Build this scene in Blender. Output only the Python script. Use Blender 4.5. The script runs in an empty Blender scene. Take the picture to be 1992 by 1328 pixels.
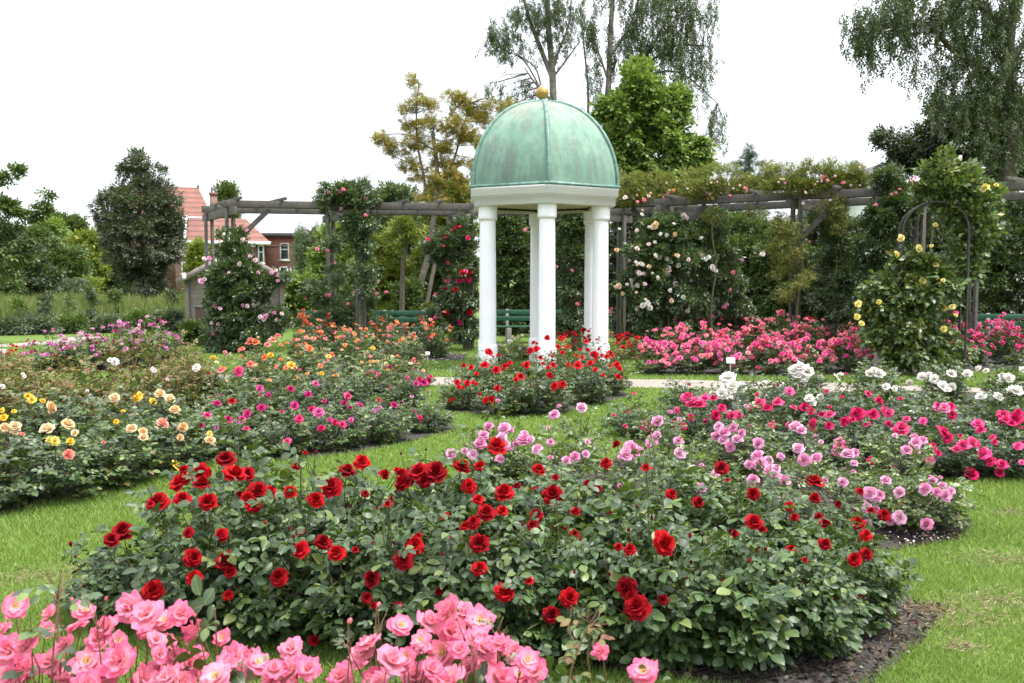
import bpy, math, random
import numpy as np
from mathutils import Vector, Matrix, Euler

sc = bpy.context.scene
COL = sc.collection
R_ = math.radians

# ------------------------------------------------------------------ camera
F, CX, CY = 1800.0, 996.0, 664.0          # focal length and centre in photo pixels
CAMZ = 1.6
PITCH = math.atan((664 - 545) / F)
cd = bpy.data.cameras.new('camera')
cam = bpy.data.objects.new('camera', cd)
COL.objects.link(cam)
cam.location = (0, 0, CAMZ)
cam.rotation_euler = (math.pi / 2 - PITCH, 0, 0)
cd.sensor_width = 36
cd.lens = F / 1992 * 36
cd.clip_start = 0.1
cd.clip_end = 3000
cd.dof.use_dof = True
cd.dof.focus_distance = 5.0
cd.dof.aperture_fstop = 8.0
sc.camera = cam

# ------------------------------------------------------------------ sky and sun (bright overcast)
SUN_EL, SUN_AZ = R_(66), R_(114)            # azimuth measured from +Y towards +X
w = bpy.data.worlds.new('World')
sc.world = w
w.use_nodes = True
nt = w.node_tree
nt.nodes.clear()
sky = nt.nodes.new('ShaderNodeTexSky')
sky.sky_type = 'NISHITA'
sky.sun_disc = False
sky.sun_elevation = SUN_EL
sky.sun_rotation = SUN_AZ
sky.air_density = 1.0
sky.dust_density = 3.0
tc = nt.nodes.new('ShaderNodeTexCoord')
nz = nt.nodes.new('ShaderNodeTexNoise')
nz.inputs['Scale'].default_value = 3.0
nz.inputs['Detail'].default_value = 5
nt.links.new(tc.outputs['Generated'], nz.inputs['Vector'])
cr = nt.nodes.new('ShaderNodeValToRGB')
cr.color_ramp.elements[0].position = 0.25
cr.color_ramp.elements[0].color = (7.4, 7.8, 8.4, 1)
cr.color_ramp.elements[1].position = 0.75
cr.color_ramp.elements[1].color = (9.6, 9.8, 10.2, 1)
nt.links.new(nz.outputs['Fac'], cr.inputs['Fac'])
mx = nt.nodes.new('ShaderNodeMixRGB')
mx.inputs['Fac'].default_value = 0.88       # cloud cover over the clear sky
nt.links.new(sky.outputs['Color'], mx.inputs['Color1'])
nt.links.new(cr.outputs['Color'], mx.inputs['Color2'])
# overcast: the zenith is about two and a half times as bright as the horizon
sxz = nt.nodes.new('ShaderNodeSeparateXYZ')
nt.links.new(tc.outputs['Generated'], sxz.inputs[0])
grd = nt.nodes.new('ShaderNodeMapRange')
grd.inputs['To Min'].default_value = 0.62
grd.inputs['To Max'].default_value = 1.55
nt.links.new(sxz.outputs['Z'], grd.inputs['Value'])
mul = nt.nodes.new('ShaderNodeVectorMath')
mul.operation = 'SCALE'
nt.links.new(mx.outputs['Color'], mul.inputs[0])
nt.links.new(grd.outputs['Result'], mul.inputs['Scale'])
bg = nt.nodes.new('ShaderNodeBackground')
bg.inputs['Strength'].default_value = 0.10
nt.links.new(mul.outputs['Vector'], bg.inputs['Color'])
wo = nt.nodes.new('ShaderNodeOutputWorld')
nt.links.new(bg.outputs['Background'], wo.inputs['Surface'])

sd = bpy.data.lights.new('sun', 'SUN')
sd.energy = 2.6
sd.angle = R_(10)
sd.color = (1.0, 0.95, 0.88)
sun = bpy.data.objects.new('sun', sd)
COL.objects.link(sun)
sdir = Vector((math.sin(SUN_AZ) * math.cos(SUN_EL), math.cos(SUN_AZ) * math.cos(SUN_EL), math.sin(SUN_EL)))
sun.rotation_euler = sdir.to_track_quat('Z', 'Y').to_euler()
sun.location = (0, 0, 40)

sc.view_settings.view_transform = 'Standard'
sc.view_settings.look = 'None'
sc.view_settings.gamma = 1
sc.view_settings.exposure = 1.3

# ------------------------------------------------------------------ projection helpers (photo pixel -> place in the garden)
_cp, _sp = math.cos(PITCH), math.sin(PITCH)
def ray(px, py):
    x, y = (px - CX) / F, (CY - py) / F
    return np.array((x, _cp + y * _sp, -_sp + y * _cp))
def P(px, py, d):
    r = ray(px, py)
    return np.array((0, 0, CAMZ)) + r * (d / r[1])
def G(px, py):
    r = ray(px, py)
    return np.array((0, 0, CAMZ)) + r * (-CAMZ / r[2])

# ------------------------------------------------------------------ mesh helpers
def mesh(name, V, tris=None, quads=None, mats=(), tmi=None, qmi=None, smooth=True, uv=None):
    me = bpy.data.meshes.new(name)
    V = np.asarray(V, np.float32).reshape(-1, 3)
    tris = np.zeros((0, 3), np.int32) if tris is None else np.asarray(tris, np.int32).reshape(-1, 3)
    quads = np.zeros((0, 4), np.int32) if quads is None else np.asarray(quads, np.int32).reshape(-1, 4)
    nt_, nq = len(tris), len(quads)
    me.vertices.add(len(V))
    me.vertices.foreach_set('co', V.ravel())
    me.loops.add(nt_ * 3 + nq * 4)
    me.loops.foreach_set('vertex_index', np.concatenate([tris.ravel(), quads.ravel()]))
    me.polygons.add(nt_ + nq)
    me.polygons.foreach_set('loop_start', np.concatenate([np.arange(nt_) * 3, nt_ * 3 + np.arange(nq) * 4]).astype(np.int32))
    if tmi is not None or qmi is not None:
        a = np.zeros(nt_, np.int32) if tmi is None else np.asarray(tmi, np.int32)
        b = np.zeros(nq, np.int32) if qmi is None else np.asarray(qmi, np.int32)
        me.polygons.foreach_set('material_index', np.concatenate([a, b]))
    if smooth:
        me.polygons.foreach_set('use_smooth', np.ones(nt_ + nq, bool))
    if uv is not None:
        l = me.uv_layers.new(name='leaf')
        idx = np.concatenate([tris.ravel(), quads.ravel()])
        l.data.foreach_set('uv', np.asarray(uv, np.float32)[idx].ravel())
    me.update(calc_edges=True)
    for m in mats:
        me.materials.append(m)
    return me

class MB:
    """collects shapes of ONE object"""
    def __init__(s):
        s.v, s.t, s.q, s.n, s.tm, s.qm = [], [], [], 0, [], []
    def add(s, V, tris=None, quads=None, mi=0):
        V = np.asarray(V, float).reshape(-1, 3)
        s.v.append(V)
        if tris is not None and len(tris):
            a = np.asarray(tris, int).reshape(-1, 3) + s.n
            s.t.append(a); s.tm.append(np.full(len(a), mi))
        if quads is not None and len(quads):
            a = np.asarray(quads, int).reshape(-1, 4) + s.n
            s.q.append(a); s.qm.append(np.full(len(a), mi))
        s.n += len(V)
        return s
    def box(s, c, size, rot=None, mi=0):
        h = np.array(size) / 2.0
        V = np.array([(x, y, z) for x in (-1, 1) for y in (-1, 1) for z in (-1, 1)]) * h
        if rot is not None:
            V = V @ np.array(rot).T
        V = V + np.array(c)
        return s.add(V, quads=[(0, 1, 3, 2), (4, 6, 7, 5), (0, 4, 5, 1), (2, 3, 7, 6), (0, 2, 6, 4), (1, 5, 7, 3)], mi=mi)
    def bar(s, a, b, w, t, up=(0, 0, 1), mi=0):
        """board from a to b, w wide (horizontal) and t tall"""
        a, b = np.array(a, float), np.array(b, float)
        d = b - a; L = np.linalg.norm(d); d /= L
        u = np.array(up, float)
        x = np.cross(d, u); x /= np.linalg.norm(x)
        z = np.cross(x, d)
        return s.box((a + b) / 2, (L, w, t), np.stack([d, x, z], 1), mi)
    def tube(s, pts, rad, seg=6, mi=0, cap=True):
        pts = np.asarray(pts, float); n = len(pts)
        rad = np.broadcast_to(np.asarray(rad, float), (n,))
        tg = np.gradient(pts, axis=0)
        tg /= np.linalg.norm(tg, axis=1)[:, None] + 1e-9
        ref = np.array((0.31, 0.95, 0.05)) if abs(tg[:, 2]).mean() > .7 else np.array((0, 0, 1.0))
        x = np.cross(tg, ref); x /= np.linalg.norm(x, axis=1)[:, None] + 1e-9
        y = np.cross(tg, x)
        a = np.arange(seg) / seg * 2 * math.pi
        V = pts[:, None] + rad[:, None, None] * (x[:, None] * np.cos(a)[None, :, None] + y[:, None] * np.sin(a)[None, :, None])
        i = np.arange(n - 1)[:, None] * seg; j = np.arange(seg)[None]; k = (j + 1) % seg
        q = np.stack([i + j, i + k, i + seg + k, i + seg + j], -1).reshape(-1, 4)
        s.add(V, quads=q, mi=mi)
        if cap:
            V2 = np.concatenate([V[-1], pts[-1:]])
            s.add(V2, tris=[(a_, (a_ + 1) % seg, seg) for a_ in range(seg)], mi=mi)
        return s
    def lathe(s, prof, c=(0, 0, 0), seg=32, mi=0, rot0=0.0):
        prof = np.asarray(prof, float); n = len(prof)
        a = np.arange(seg) / seg * 2 * math.pi + rot0
        V = np.stack([prof[:, 0:1] * np.cos(a), prof[:, 0:1] * np.sin(a), np.repeat(prof[:, 1:2], seg, 1)], -1) + np.array(c)
        i = np.arange(n - 1)[:, None] * seg; j = np.arange(seg)[None]; k = (j + 1) % seg
        q = np.stack([i + j, i + k, i + seg + k, i + seg + j], -1).reshape(-1, 4)
        return s.add(V, quads=q, mi=mi)
    def poly(s, pts, mi=0):
        """flat polygon as a fan"""
        n = len(pts)
        pts = np.asarray(pts, float)
        c = pts.mean(0)
        return s.add(np.vstack([pts, c]), tris=[(i, (i + 1) % n, n) for i in range(n)], mi=mi)
    def me(s, name, mats, smooth=False):
        V = np.concatenate(s.v)
        return mesh(name, V, np.concatenate(s.t) if s.t else None, np.concatenate(s.q) if s.q else None, mats,
                    np.concatenate(s.tm) if s.tm else None, np.concatenate(s.qm) if s.qm else None, smooth)
    def build(s, name, mats, parent=None, smooth=False, loc=None, bevel=0):
        if not isinstance(mats, (list, tuple)):
            mats = [mats]
        return obj(name, s.me(name, mats, smooth), parent, loc, bevel)

def obj(name, me, parent=None, loc=None, bevel=0):
    o = bpy.data.objects.new(name, me)
    COL.objects.link(o)
    if parent is not None:
        o.parent = parent
    if loc is not None:
        o.location = [float(x) for x in loc]
    if bevel:
        b = o.modifiers.new('bevel', 'BEVEL'); b.width = bevel; b.segments = 2; b.limit_method = 'ANGLE'
    return o
def tag(o, label=None, cat=None, group=None, kind=None):
    if label: o['label'] = label
    if cat: o['category'] = cat
    if group: o['group'] = group
    if kind: o['kind'] = kind
    return o
def thing(name, loc, label, cat, group=None):
    o = bpy.data.objects.new(name, None)
    COL.objects.link(o)
    o.location = [float(x) for x in loc]
    o.empty_display_size = .1
    return tag(o, label, cat, group)

def norm(a):
    return a / (np.linalg.norm(a, axis=-1, keepdims=True) + 1e-9)
def frames(d, n):
    y = norm(d); x = norm(np.cross(y, n)); z = np.cross(x, y)
    return np.stack([x, y, z], -1)
def inst(tV, tT, Rm, T, S):
    k, n = len(T), len(tV)
    V = np.einsum('kij,nj->kni', Rm, tV) * np.asarray(S)[:, None, None] + np.asarray(T)[:, None, :]
    f = tT[None] + (np.arange(k) * n)[:, None, None]
    return V.reshape(-1, 3), f.reshape(-1, 3)

# ------------------------------------------------------------------ materials
def newmat(name):
    m = bpy.data.materials.new(name); m.use_nodes = True
    t = m.node_tree
    return m, t, t.nodes['Principled BSDF'], t.nodes['Material Output']
def ramp(t, fac, stops):
    r = t.nodes.new('ShaderNodeValToRGB')
    e = r.color_ramp.elements
    while len(e) < len(stops): e.new(0.5)
    for k, (p, c) in enumerate(stops):
        e[k].position = p; e[k].color = (*c, 1)
    if fac is not None: t.links.new(fac, r.inputs['Fac'])
    return r.outputs['Color']
def noise(t, scale, detail=4, rough=.6, coord='Object', vec=None):
    n = t.nodes.new('ShaderNodeTexNoise')
    n.inputs['Scale'].default_value = scale; n.inputs['Detail'].default_value = detail; n.inputs['Roughness'].default_value = rough
    if vec is None:
        c = t.nodes.new('ShaderNodeTexCoord'); vec = c.outputs[coord]
    t.links.new(vec, n.inputs['Vector'])
    return n.outputs['Fac']
def mixc(t, fac, a, b, mode='MIX'):
    m = t.nodes.new('ShaderNodeMixRGB'); m.blend_type = mode
    for s, v in (('Fac', fac), ('Color1', a), ('Color2', b)):
        if hasattr(v, 'is_linked'): t.links.new(v, m.inputs[s])
        elif isinstance(v, tuple): m.inputs[s].default_value = (*v, 1)
        else: m.inputs[s].default_value = v
    return m.outputs['Color']
def bump(t, b, h, strength=.3, dist=.02):
    n = t.nodes.new('ShaderNodeBump'); n.inputs['Strength'].default_value = strength; n.inputs['Distance'].default_value = dist
    t.links.new(h, n.inputs['Height']); t.links.new(n.outputs['Normal'], b.inputs['Normal'])

def leafmat(name, stops, rough=.45, trans=.25, spec=.5, objvar=.25, veins=False):
    """leaf tissue: every leaf (mesh island) its own tone, every plant slightly different"""
    m, t, b, out = newmat(name)
    g = t.nodes.new('ShaderNodeNewGeometry')
    c = ramp(t, g.outputs['Random Per Island'], stops)
    oi = t.nodes.new('ShaderNodeObjectInfo')
    mr = t.nodes.new('ShaderNodeMapRange')
    mr.inputs['To Min'].default_value = 1 - objvar; mr.inputs['To Max'].default_value = 1 + objvar
    t.links.new(oi.outputs['Random'], mr.inputs['Value'])
    hs = t.nodes.new('ShaderNodeHueSaturation')
    t.links.new(mr.outputs['Result'], hs.inputs['Value'])
    t.links.new(c, hs.inputs['Color'])
    c = hs.outputs['Color']
    if veins:
        # pale midrib and side veins, from the leaf's own coordinates (u across, v along)
        uvn = t.nodes.new('ShaderNodeUVMap'); uvn.uv_map = 'leaf'
        sx = t.nodes.new('ShaderNodeSeparateXYZ'); t.links.new(uvn.outputs[0], sx.inputs[0])
        def mth(op, a, b_=None):
            n = t.nodes.new('ShaderNodeMath'); n.operation = op
            for i, v in enumerate((a, b_)):
                if v is None: continue
                if hasattr(v, 'is_linked'): t.links.new(v, n.inputs[i])
                else: n.inputs[i].default_value = v
            return n.outputs[0]
        ax = mth('ABSOLUTE', sx.outputs['X'])
        mid = mth('LESS_THAN', ax, .022)
        fr = mth('FRACT', mth('MULTIPLY', mth('SUBTRACT', sx.outputs['Y'], mth('MULTIPLY', ax, .8)), 8.0))
        sv = mth('MULTIPLY', mth('LESS_THAN', fr, .16), .5)
        v = mth('MAXIMUM', mid, sv)
        c = mixc(t, mth('MULTIPLY', v, .38), c, (.20, .26, .12))
        bp = t.nodes.new('ShaderNodeBump'); bp.inputs['Strength'].default_value = .5; bp.inputs['Distance'].default_value = .002; bp.invert = True
        t.links.new(v, bp.inputs['Height']); t.links.new(bp.outputs['Normal'], b.inputs['Normal'])
    t.links.new(c, b.inputs['Base Color'])
    b.inputs['Roughness'].default_value = rough
    b.inputs['Specular IOR Level'].default_value = spec
    tr = t.nodes.new('ShaderNodeBsdfTranslucent')
    tcx = mixc(t, .55, c, (0.20, 0.30, 0.02))
    t.links.new(tcx, tr.inputs['Color'])
    ms = t.nodes.new('ShaderNodeMixShader'); ms.inputs['Fac'].default_value = trans
    t.links.new(b.outputs[0], ms.inputs[1]); t.links.new(tr.outputs[0], ms.inputs[2])
    t.links.new(ms.outputs[0], out.inputs['Surface'])
    return m
def petalmat(name, stops, trans=.3, rough=.75, heart=None, heart_r=(.12, .88)):
    m, t, b, out = newmat(name)
    g = t.nodes.new('ShaderNodeNewGeometry'); oi = t.nodes.new('ShaderNodeObjectInfo')
    a = t.nodes.new('ShaderNodeMath'); a.operation = 'MULTIPLY_ADD'; a.inputs[1].default_value = .35
    t.links.new(g.outputs['Random Per Island'], a.inputs[0])
    a2 = t.nodes.new('ShaderNodeMath'); a2.operation = 'MULTIPLY'; a2.inputs[1].default_value = .65
    t.links.new(oi.outputs['Random'], a2.inputs[0]); t.links.new(a2.outputs[0], a.inputs[2])
    c = ramp(t, a.outputs[0], stops)
    if heart:                      # petals paler or warmer towards the flower's heart (pigment)
        tcn = t.nodes.new('ShaderNodeTexCoord'); ln = t.nodes.new('ShaderNodeVectorMath'); ln.operation = 'LENGTH'
        t.links.new(tcn.outputs['Object'], ln.inputs[0])
        mr = t.nodes.new('ShaderNodeMapRange'); mr.inputs['From Min'].default_value = heart_r[0]; mr.inputs['From Max'].default_value = heart_r[1]
        t.links.new(ln.outputs['Value'], mr.inputs['Value'])
        c = mixc(t, mr.outputs[0], heart, c)
    t.links.new(c, b.inputs['Base Color'])
    b.inputs['Roughness'].default_value = rough
    b.inputs['Specular IOR Level'].default_value = .12
    tr = t.nodes.new('ShaderNodeBsdfTranslucent'); t.links.new(c, tr.inputs['Color'])
    ms = t.nodes.new('ShaderNodeMixShader'); ms.inputs['Fac'].default_value = trans
    t.links.new(b.outputs[0], ms.inputs[1]); t.links.new(tr.outputs[0], ms.inputs[2])
    t.links.new(ms.outputs[0], out.inputs['Surface'])
    return m
def plain(name, col, rough=.6, var=.15, scale=8, bumpy=0, spec=.5, metallic=0):
    m, t, b, out = newmat(name)
    f = noise(t, scale, 5)
    c = ramp(t, f, [(.3, tuple(x * (1 - var) for x in col)), (.7, tuple(min(1, x * (1 + var)) for x in col))])
    t.links.new(c, b.inputs['Base Color'])
    b.inputs['Roughness'].default_value = rough; b.inputs['Metallic'].default_value = metallic
    b.inputs['Specular IOR Level'].default_value = spec
    if bumpy: bump(t, b, f, bumpy, .02)
    return m

M = {}
# rose foliage
M['rose_leaf_deep'] = leafmat('rose_leaf_deep', [(0, (.016, .036, .012)), (.5, (.028, .060, .018)), (.85, (.052, .096, .025)), (1, (.13, .18, .034))], .44, .16, .8, .18)
M['rose_leaf_near'] = leafmat('rose_leaf_near', [(0, (.015, .036, .010)), (.5, (.027, .062, .015)), (.85, (.052, .100, .021)), (.96, (.11, .16, .032)), (1, (.17, .19, .045))], .45, .2, .65, .15, True)
M['rose_leaf_mid'] = leafmat('rose_leaf_mid', [(0, (.017, .040, .010)), (.5, (.036, .072, .016)), (.82, (.072, .12, .024)), (.94, (.13, .17, .035)), (1, (.16, .07, .03))], .46, .2, .75, .2)
M['rose_leaf_fresh'] = leafmat('rose_leaf_fresh', [(0, (.030, .062, .015)), (.5, (.066, .115, .024)), (.82, (.125, .18, .034)), (.94, (.19, .22, .045)), (1, (.20, .09, .04))], .42, .22, .8, .2)
M['rose_leaf_rusty'] = leafmat('rose_leaf_rusty', [(0, (.05, .075, .02)), (.45, (.11, .13, .035)), (.62, (.17, .16, .05)), (.75, (.22, .12, .05)), (.9, (.16, .05, .03)), (1, (.25, .2, .08))], .55, .25, .4, .2)
M['climber_leaf'] = leafmat('climber_leaf', [(0, (.022, .045, .018)), (.6, (.042, .078, .026)), (1, (.12, .16, .045))], .42, .2, .8, .2)
M['arch_leaf'] = leafmat('arch_leaf', [(0, (.040, .075, .022)), (.5, (.085, .14, .034)), (.85, (.16, .22, .05)), (1, (.26, .22, .07))], .42, .22, .8, .2)
M['vine_leaf'] = leafmat('vine_leaf', [(0, (.09, .13, .025)), (.5, (.18, .22, .04)), (.8, (.25, .24, .055)), (1, (.32, .17, .07))], .5, .3, .4, .2)
# trees and shrubs
M['dark_leaf'] = leafmat('dark_leaf', [(0, (.020, .034, .015)), (.6, (.040, .062, .026)), (1, (.09, .12, .045))], .45, .18, .8, .25)
M['mid_leaf'] = leafmat('mid_leaf', [(0, (.036, .065, .018)), (.6, (.078, .125, .034)), (1, (.16, .20, .06))], .5, .25, .45, .25)
M['bright_leaf'] = leafmat('bright_leaf', [(0, (.085, .15, .03)), (.6, (.17, .255, .055)), (1, (.27, .35, .08))], .5, .3, .4, .12)
M['yellow_leaf'] = leafmat('yellow_leaf', [(0, (.10, .15, .02)), (.6, (.18, .22, .03)), (1, (.30, .30, .04))], .5, .3, .4, .15)
M['orange_leaf'] = leafmat('orange_leaf', [(0, (.13, .18, .03)), (.4, (.25, .27, .04)), (.65, (.42, .29, .045)), (1, (.56, .26, .05))], .5, .3, .4, .1)
M['birch_leaf'] = leafmat('birch_leaf', [(0, (.035, .055, .024)), (.6, (.065, .092, .040)), (1, (.115, .145, .06))], .5, .22, .45, .1)
M['willow_leaf'] = leafmat('willow_leaf', [(0, (.05, .08, .03)), (.6, (.085, .125, .05)), (1, (.13, .17, .07))], .5, .25, .45, .1)
M['silver_leaf'] = leafmat('silver_leaf', [(0, (.07, .10, .055)), (.6, (.12, .15, .085)), (1, (.19, .21, .13))], .5, .2, .45, .1)
M['holm_leaf'] = leafmat('holm_leaf', [(0, (.026, .038, .019)), (.6, (.052, .068, .034)), (1, (.12, .135, .08))], .5, .15, .5, .1)
M['conifer'] = leafmat('conifer', [(0, (.05, .075, .065)), (1, (.10, .13, .11))], .6, .1, .3, .1)
M['stem'] = plain('stem', (.075, .085, .028), .6, .4, 30)
M['stem_red'] = plain('stem_red', (.13, .07, .035), .6, .4, 30)
M['bark'] = plain('bark', (.085, .068, .05), .85, .4, 14, .5)
M['bark_grey'] = plain('bark_grey', (.14, .12, .095), .85, .4, 10, .4)
M['bark_birch'] = plain('bark_birch', (.13, .115, .10), .8, .7, 5, .3)
M['sepal'] = plain('sepal', (.10, .15, .045), .6, .3, 20)
M['stamen'] = plain('stamen', (.62, .40, .08), .7, .3, 40)
# petals
M['p_red'] = petalmat('p_red', [(0, (.12, .001, .006)), (.35, (.25, .002, .007)), (.7, (.38, .004, .008)), (1, (.48, .008, .009))], .2)
M['p_darkbud'] = petalmat('p_darkbud', [(0, (.07, .003, .014)), (.6, (.18, .006, .022)), (1, (.30, .010, .025))], .15)
M['p_scarlet'] = petalmat('p_scarlet', [(0, (.38, .005, .015)), (.6, (.52, .009, .016)), (1, (.62, .02, .03))], .22)
M['p_pink'] = petalmat('p_pink', [(0, (.80, .12, .27)), (.5, (.85, .19, .35)), (1, (.86, .31, .45))], .45, heart=(.86, .56, .56))
M['p_pale'] = petalmat('p_pale', [(0, (.66, .22, .40)), (.5, (.74, .36, .54)), (1, (.80, .54, .66))], .3)
M['p_hot'] = petalmat('p_hot', [(0, (.45, .008, .075)), (.5, (.60, .025, .13)), (1, (.72, .12, .27))], .25)
M['p_magenta'] = petalmat('p_magenta', [(0, (.38, .010, .09)), (.5, (.50, .025, .17)), (1, (.62, .16, .34))], .25)
M['p_mauve'] = petalmat('p_mauve', [(0, (.48, .08, .32)), (.5, (.58, .17, .42)), (1, (.68, .34, .55))], .3)
M['p_coral'] = petalmat('p_coral', [(0, (.74, .13, .18)), (.5, (.82, .24, .28)), (1, (.86, .40, .42))], .32)
M['p_rosy'] = petalmat('p_rosy', [(0, (.72, .05, .22)), (.5, (.80, .12, .34)), (1, (.84, .28, .48))], .32)
M['p_orange'] = petalmat('p_orange', [(0, (.78, .15, .07)), (.5, (.82, .28, .11)), (1, (.84, .44, .22))], .28)
M['p_vermilion'] = petalmat('p_vermilion', [(0, (.62, .03, .02)), (1, (.74, .09, .03))], .25)
M['p_salmon'] = petalmat('p_salmon', [(0, (.72, .15, .13)), (.5, (.78, .28, .22)), (1, (.80, .42, .34))], .3)
M['p_yellow'] = petalmat('p_yellow', [(0, (.76, .42, .03)), (.6, (.78, .54, .08)), (1, (.80, .64, .24))], .3)
M['p_peach'] = petalmat('p_peach', [(0, (.76, .44, .20)), (.5, (.79, .58, .34)), (1, (.80, .66, .46))], .3)
M['p_lemon'] = petalmat('p_lemon', [(0, (.74, .60, .10)), (1, (.78, .70, .34))], .3)
M['p_white'] = petalmat('p_white', [(0, (.72, .66, .55)), (.5, (.78, .75, .69)), (1, (.80, .79, .77))], .3)
M['p_blush'] = petalmat('p_blush', [(0, (.76, .48, .50)), (.5, (.78, .62, .62)), (1, (.80, .74, .73))], .3)

# ------------------------------------------------------------------ leaf templates
# one rose leaflet: folded along the midrib, tip bent down
LV = np.array([(0, 0, 0), (0, .36, -.01), (0, .72, -.05), (0, 1, -.16), (-.33, .38, .05), (-.25, .74, 0), (.33, .38, .05), (.25, .74, 0), (-.17, .13, .02), (.17, .13, .02)])
LT = np.array([(0, 1, 8), (8, 1, 4), (0, 9, 1), (9, 6, 1), (1, 2, 5), (1, 5, 4), (1, 6, 7), (1, 7, 2), (2, 3, 5), (2, 7, 3)])
# the same leaflet with a rounder outline, for the nearest bushes
_my = [0, .14, .38, .62, .84, 1.0]; _mw = [0, .20, .33, .315, .19, 0]; _mz = [0, .0, -.01, -.04, -.09, -.17]
LVN = np.array([(0, y, z) for y, z in zip(_my, _mz)] + [(s * w, y + .03, z + w * .22) for s in (-1, 1) for y, w, z in list(zip(_my, _mw, _mz))[1:5]])
LTN = np.array([(0, 1, 6), (1, 2, 7), (1, 7, 6), (2, 3, 8), (2, 8, 7), (3, 4, 9), (3, 9, 8), (4, 5, 9),
                (0, 10, 1), (1, 11, 2), (1, 10, 11), (2, 12, 3), (2, 11, 12), (3, 13, 4), (3, 12, 13), (4, 13, 5)])
# small folded leaf for far plants
DV = np.array([(0, 0, 0), (-.27, .5, .05), (0, 1, -.08), (.27, .5, .05)])
DT = np.array([(0, 3, 2), (0, 2, 1)])
def sprig_template(n, seed, leaf=.42, spread=1.0, wide=1.0):
    """a twig end with n small leaves, about 1 long along +Y"""
    rng = np.random.default_rng(seed)
    t = np.linspace(.12, .85, n)
    side = np.where(np.arange(n) % 2 == 0, 1, -1)
    pos = np.stack([side * .03, t, rng.normal(0, .04, n)], 1)
    d = np.stack([side * spread * rng.uniform(.5, 1, n), rng.uniform(.3, 1, n), rng.normal(-.1, .3, n)], 1)
    d[-1] = (0, 1, -.1)
    nn = np.stack([rng.normal(0, .5, n), rng.normal(-.2, .4, n), np.ones(n)], 1)
    V = DV * np.array([wide, 1, 1])
    return inst(V, DT, frames(norm(d), nn), pos, leaf * rng.uniform(.75, 1.2, n))
SPRIG = [sprig_template(7, 3), sprig_template(7, 4)]
BROAD = [sprig_template(6, 5, .55, 1, 1.25), sprig_template(6, 6, .55, 1, 1.25)]
FINE = [sprig_template(9, 7, .30, .7, .75), sprig_template(9, 8, .30, .7, .75)]
def scatter(tpls, pos, d, n, s, rng):
    """leaf templates at pos; returns V, T"""
    k = rng.integers(0, len(tpls), len(pos))
    Vs, Ts, o = [], [], 0
    for i, (tv, tt) in enumerate(tpls):
        m = k == i
        if not m.any(): continue
        V, T = inst(tv, tt, frames(d[m], n[m]), pos[m], s[m])
        Vs.append(V); Ts.append(T + o); o += len(V)
    return np.concatenate(Vs), np.concatenate(Ts)

def compound(pos, d, n, s, rng):
    """rose leaves: five leaflets each on a stalk; s is leaflet length"""
    d = norm(d); n = norm(n - (n * d).sum(1, keepdims=True) * d)
    x = np.cross(d, n)
    P_, D_, N_, S_ = [], [], [], []
    for a, sd, ang, sz in ((1.05, 1, 65, .8), (1.05, -1, 65, .8), (1.75, 1, 55, .95), (1.75, -1, 55, .95), (2.15, 0, 0, 1.12)):
        k = len(pos)
        aj = R_(ang) + rng.normal(0, .15, k)
        dd = d * np.cos(aj)[:, None] + sd * x * np.sin(aj)[:, None] + rng.normal(0, .10, (k, 3)) - n * .12
        P_.append(pos + d * (a * s)[:, None]); D_.append(dd)
        N_.append(n + rng.normal(0, .28, (k, 3))); S_.append(s * sz * rng.uniform(.85, 1.12, k))
    return np.concatenate(P_), np.concatenate(D_), np.concatenate(N_), np.concatenate(S_)

# ------------------------------------------------------------------ rose blooms (unit radius), petals as curved sheets
def petals(rings, nu, nv, seed, ruffle=.06):
    rng = np.random.default_rng(seed)
    Vs, Ts, o = [], [], 0
    for (n, r0, z0, L, Wd, t0, t1) in rings:
        ph0 = rng.uniform(0, 6.28)
        for k in range(n):
            ph = ph0 + 6.2832 * k / n + rng.normal(0, .18)
            l = L * rng.uniform(.88, 1.1); wd = Wd * rng.uniform(.9, 1.15)
            a0 = R_(t0 + rng.normal(0, 6)); a1 = R_(t1 + rng.normal(0, 13))
            v = np.linspace(0, 1, nv); u = np.linspace(-1, 1, nu)
            th = a0 + (a1 - a0) * v ** 1.3
            st = np.concatenate([[0], (v[1:] + v[:-1]) * .5])
            tm = a0 + (a1 - a0) * st ** 1.3
            dv = np.diff(v, prepend=0)
            rr = r0 + l * np.cumsum(np.sin(tm) * dv); zz = z0 + l * np.cumsum(np.cos(tm) * dv)
            wv = wd * np.sqrt(np.clip(1 - ((v - .62) / .66) ** 2, .05, 1))
            U, Vv = np.meshgrid(u, v)                      # nv x nu
            shrink = 1 - .20 * U ** 2 * Vv
            r = r0 + (rr[:, None] - r0) * shrink; z = z0 + (zz[:, None] - z0) * shrink
            rho = np.maximum(np.abs(r), .22) * 1.15 + .08
            ang = np.clip(U * wv[:, None] / rho, -1.5, 1.5)
            lat = rho * np.sin(ang); rad = r - rho * (1 - np.cos(ang))
            ru = ruffle * np.sin(U * rng.uniform(2.5, 4.5) + rng.uniform(0, 6.28)) * Vv ** 2
            rad = rad + ru * .6; z = z + ru + rng.normal(0, ruffle * .25, U.shape) * Vv
            c, s = math.cos(ph), math.sin(ph)
            V = np.stack([rad * c - lat * s, rad * s + lat * c, z], -1).reshape(-1, 3)
            i = np.arange(nv - 1)[:, None] * nu; j = np.arange(nu - 1)[None]
            q = np.stack([i + j, i + j + 1, i + nu + j + 1, i + nu + j], -1).reshape(-1, 4)
            Vs.append(V); Ts.append(q + o); o += len(V)
    return np.concatenate(Vs), np.concatenate(Ts)
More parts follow.
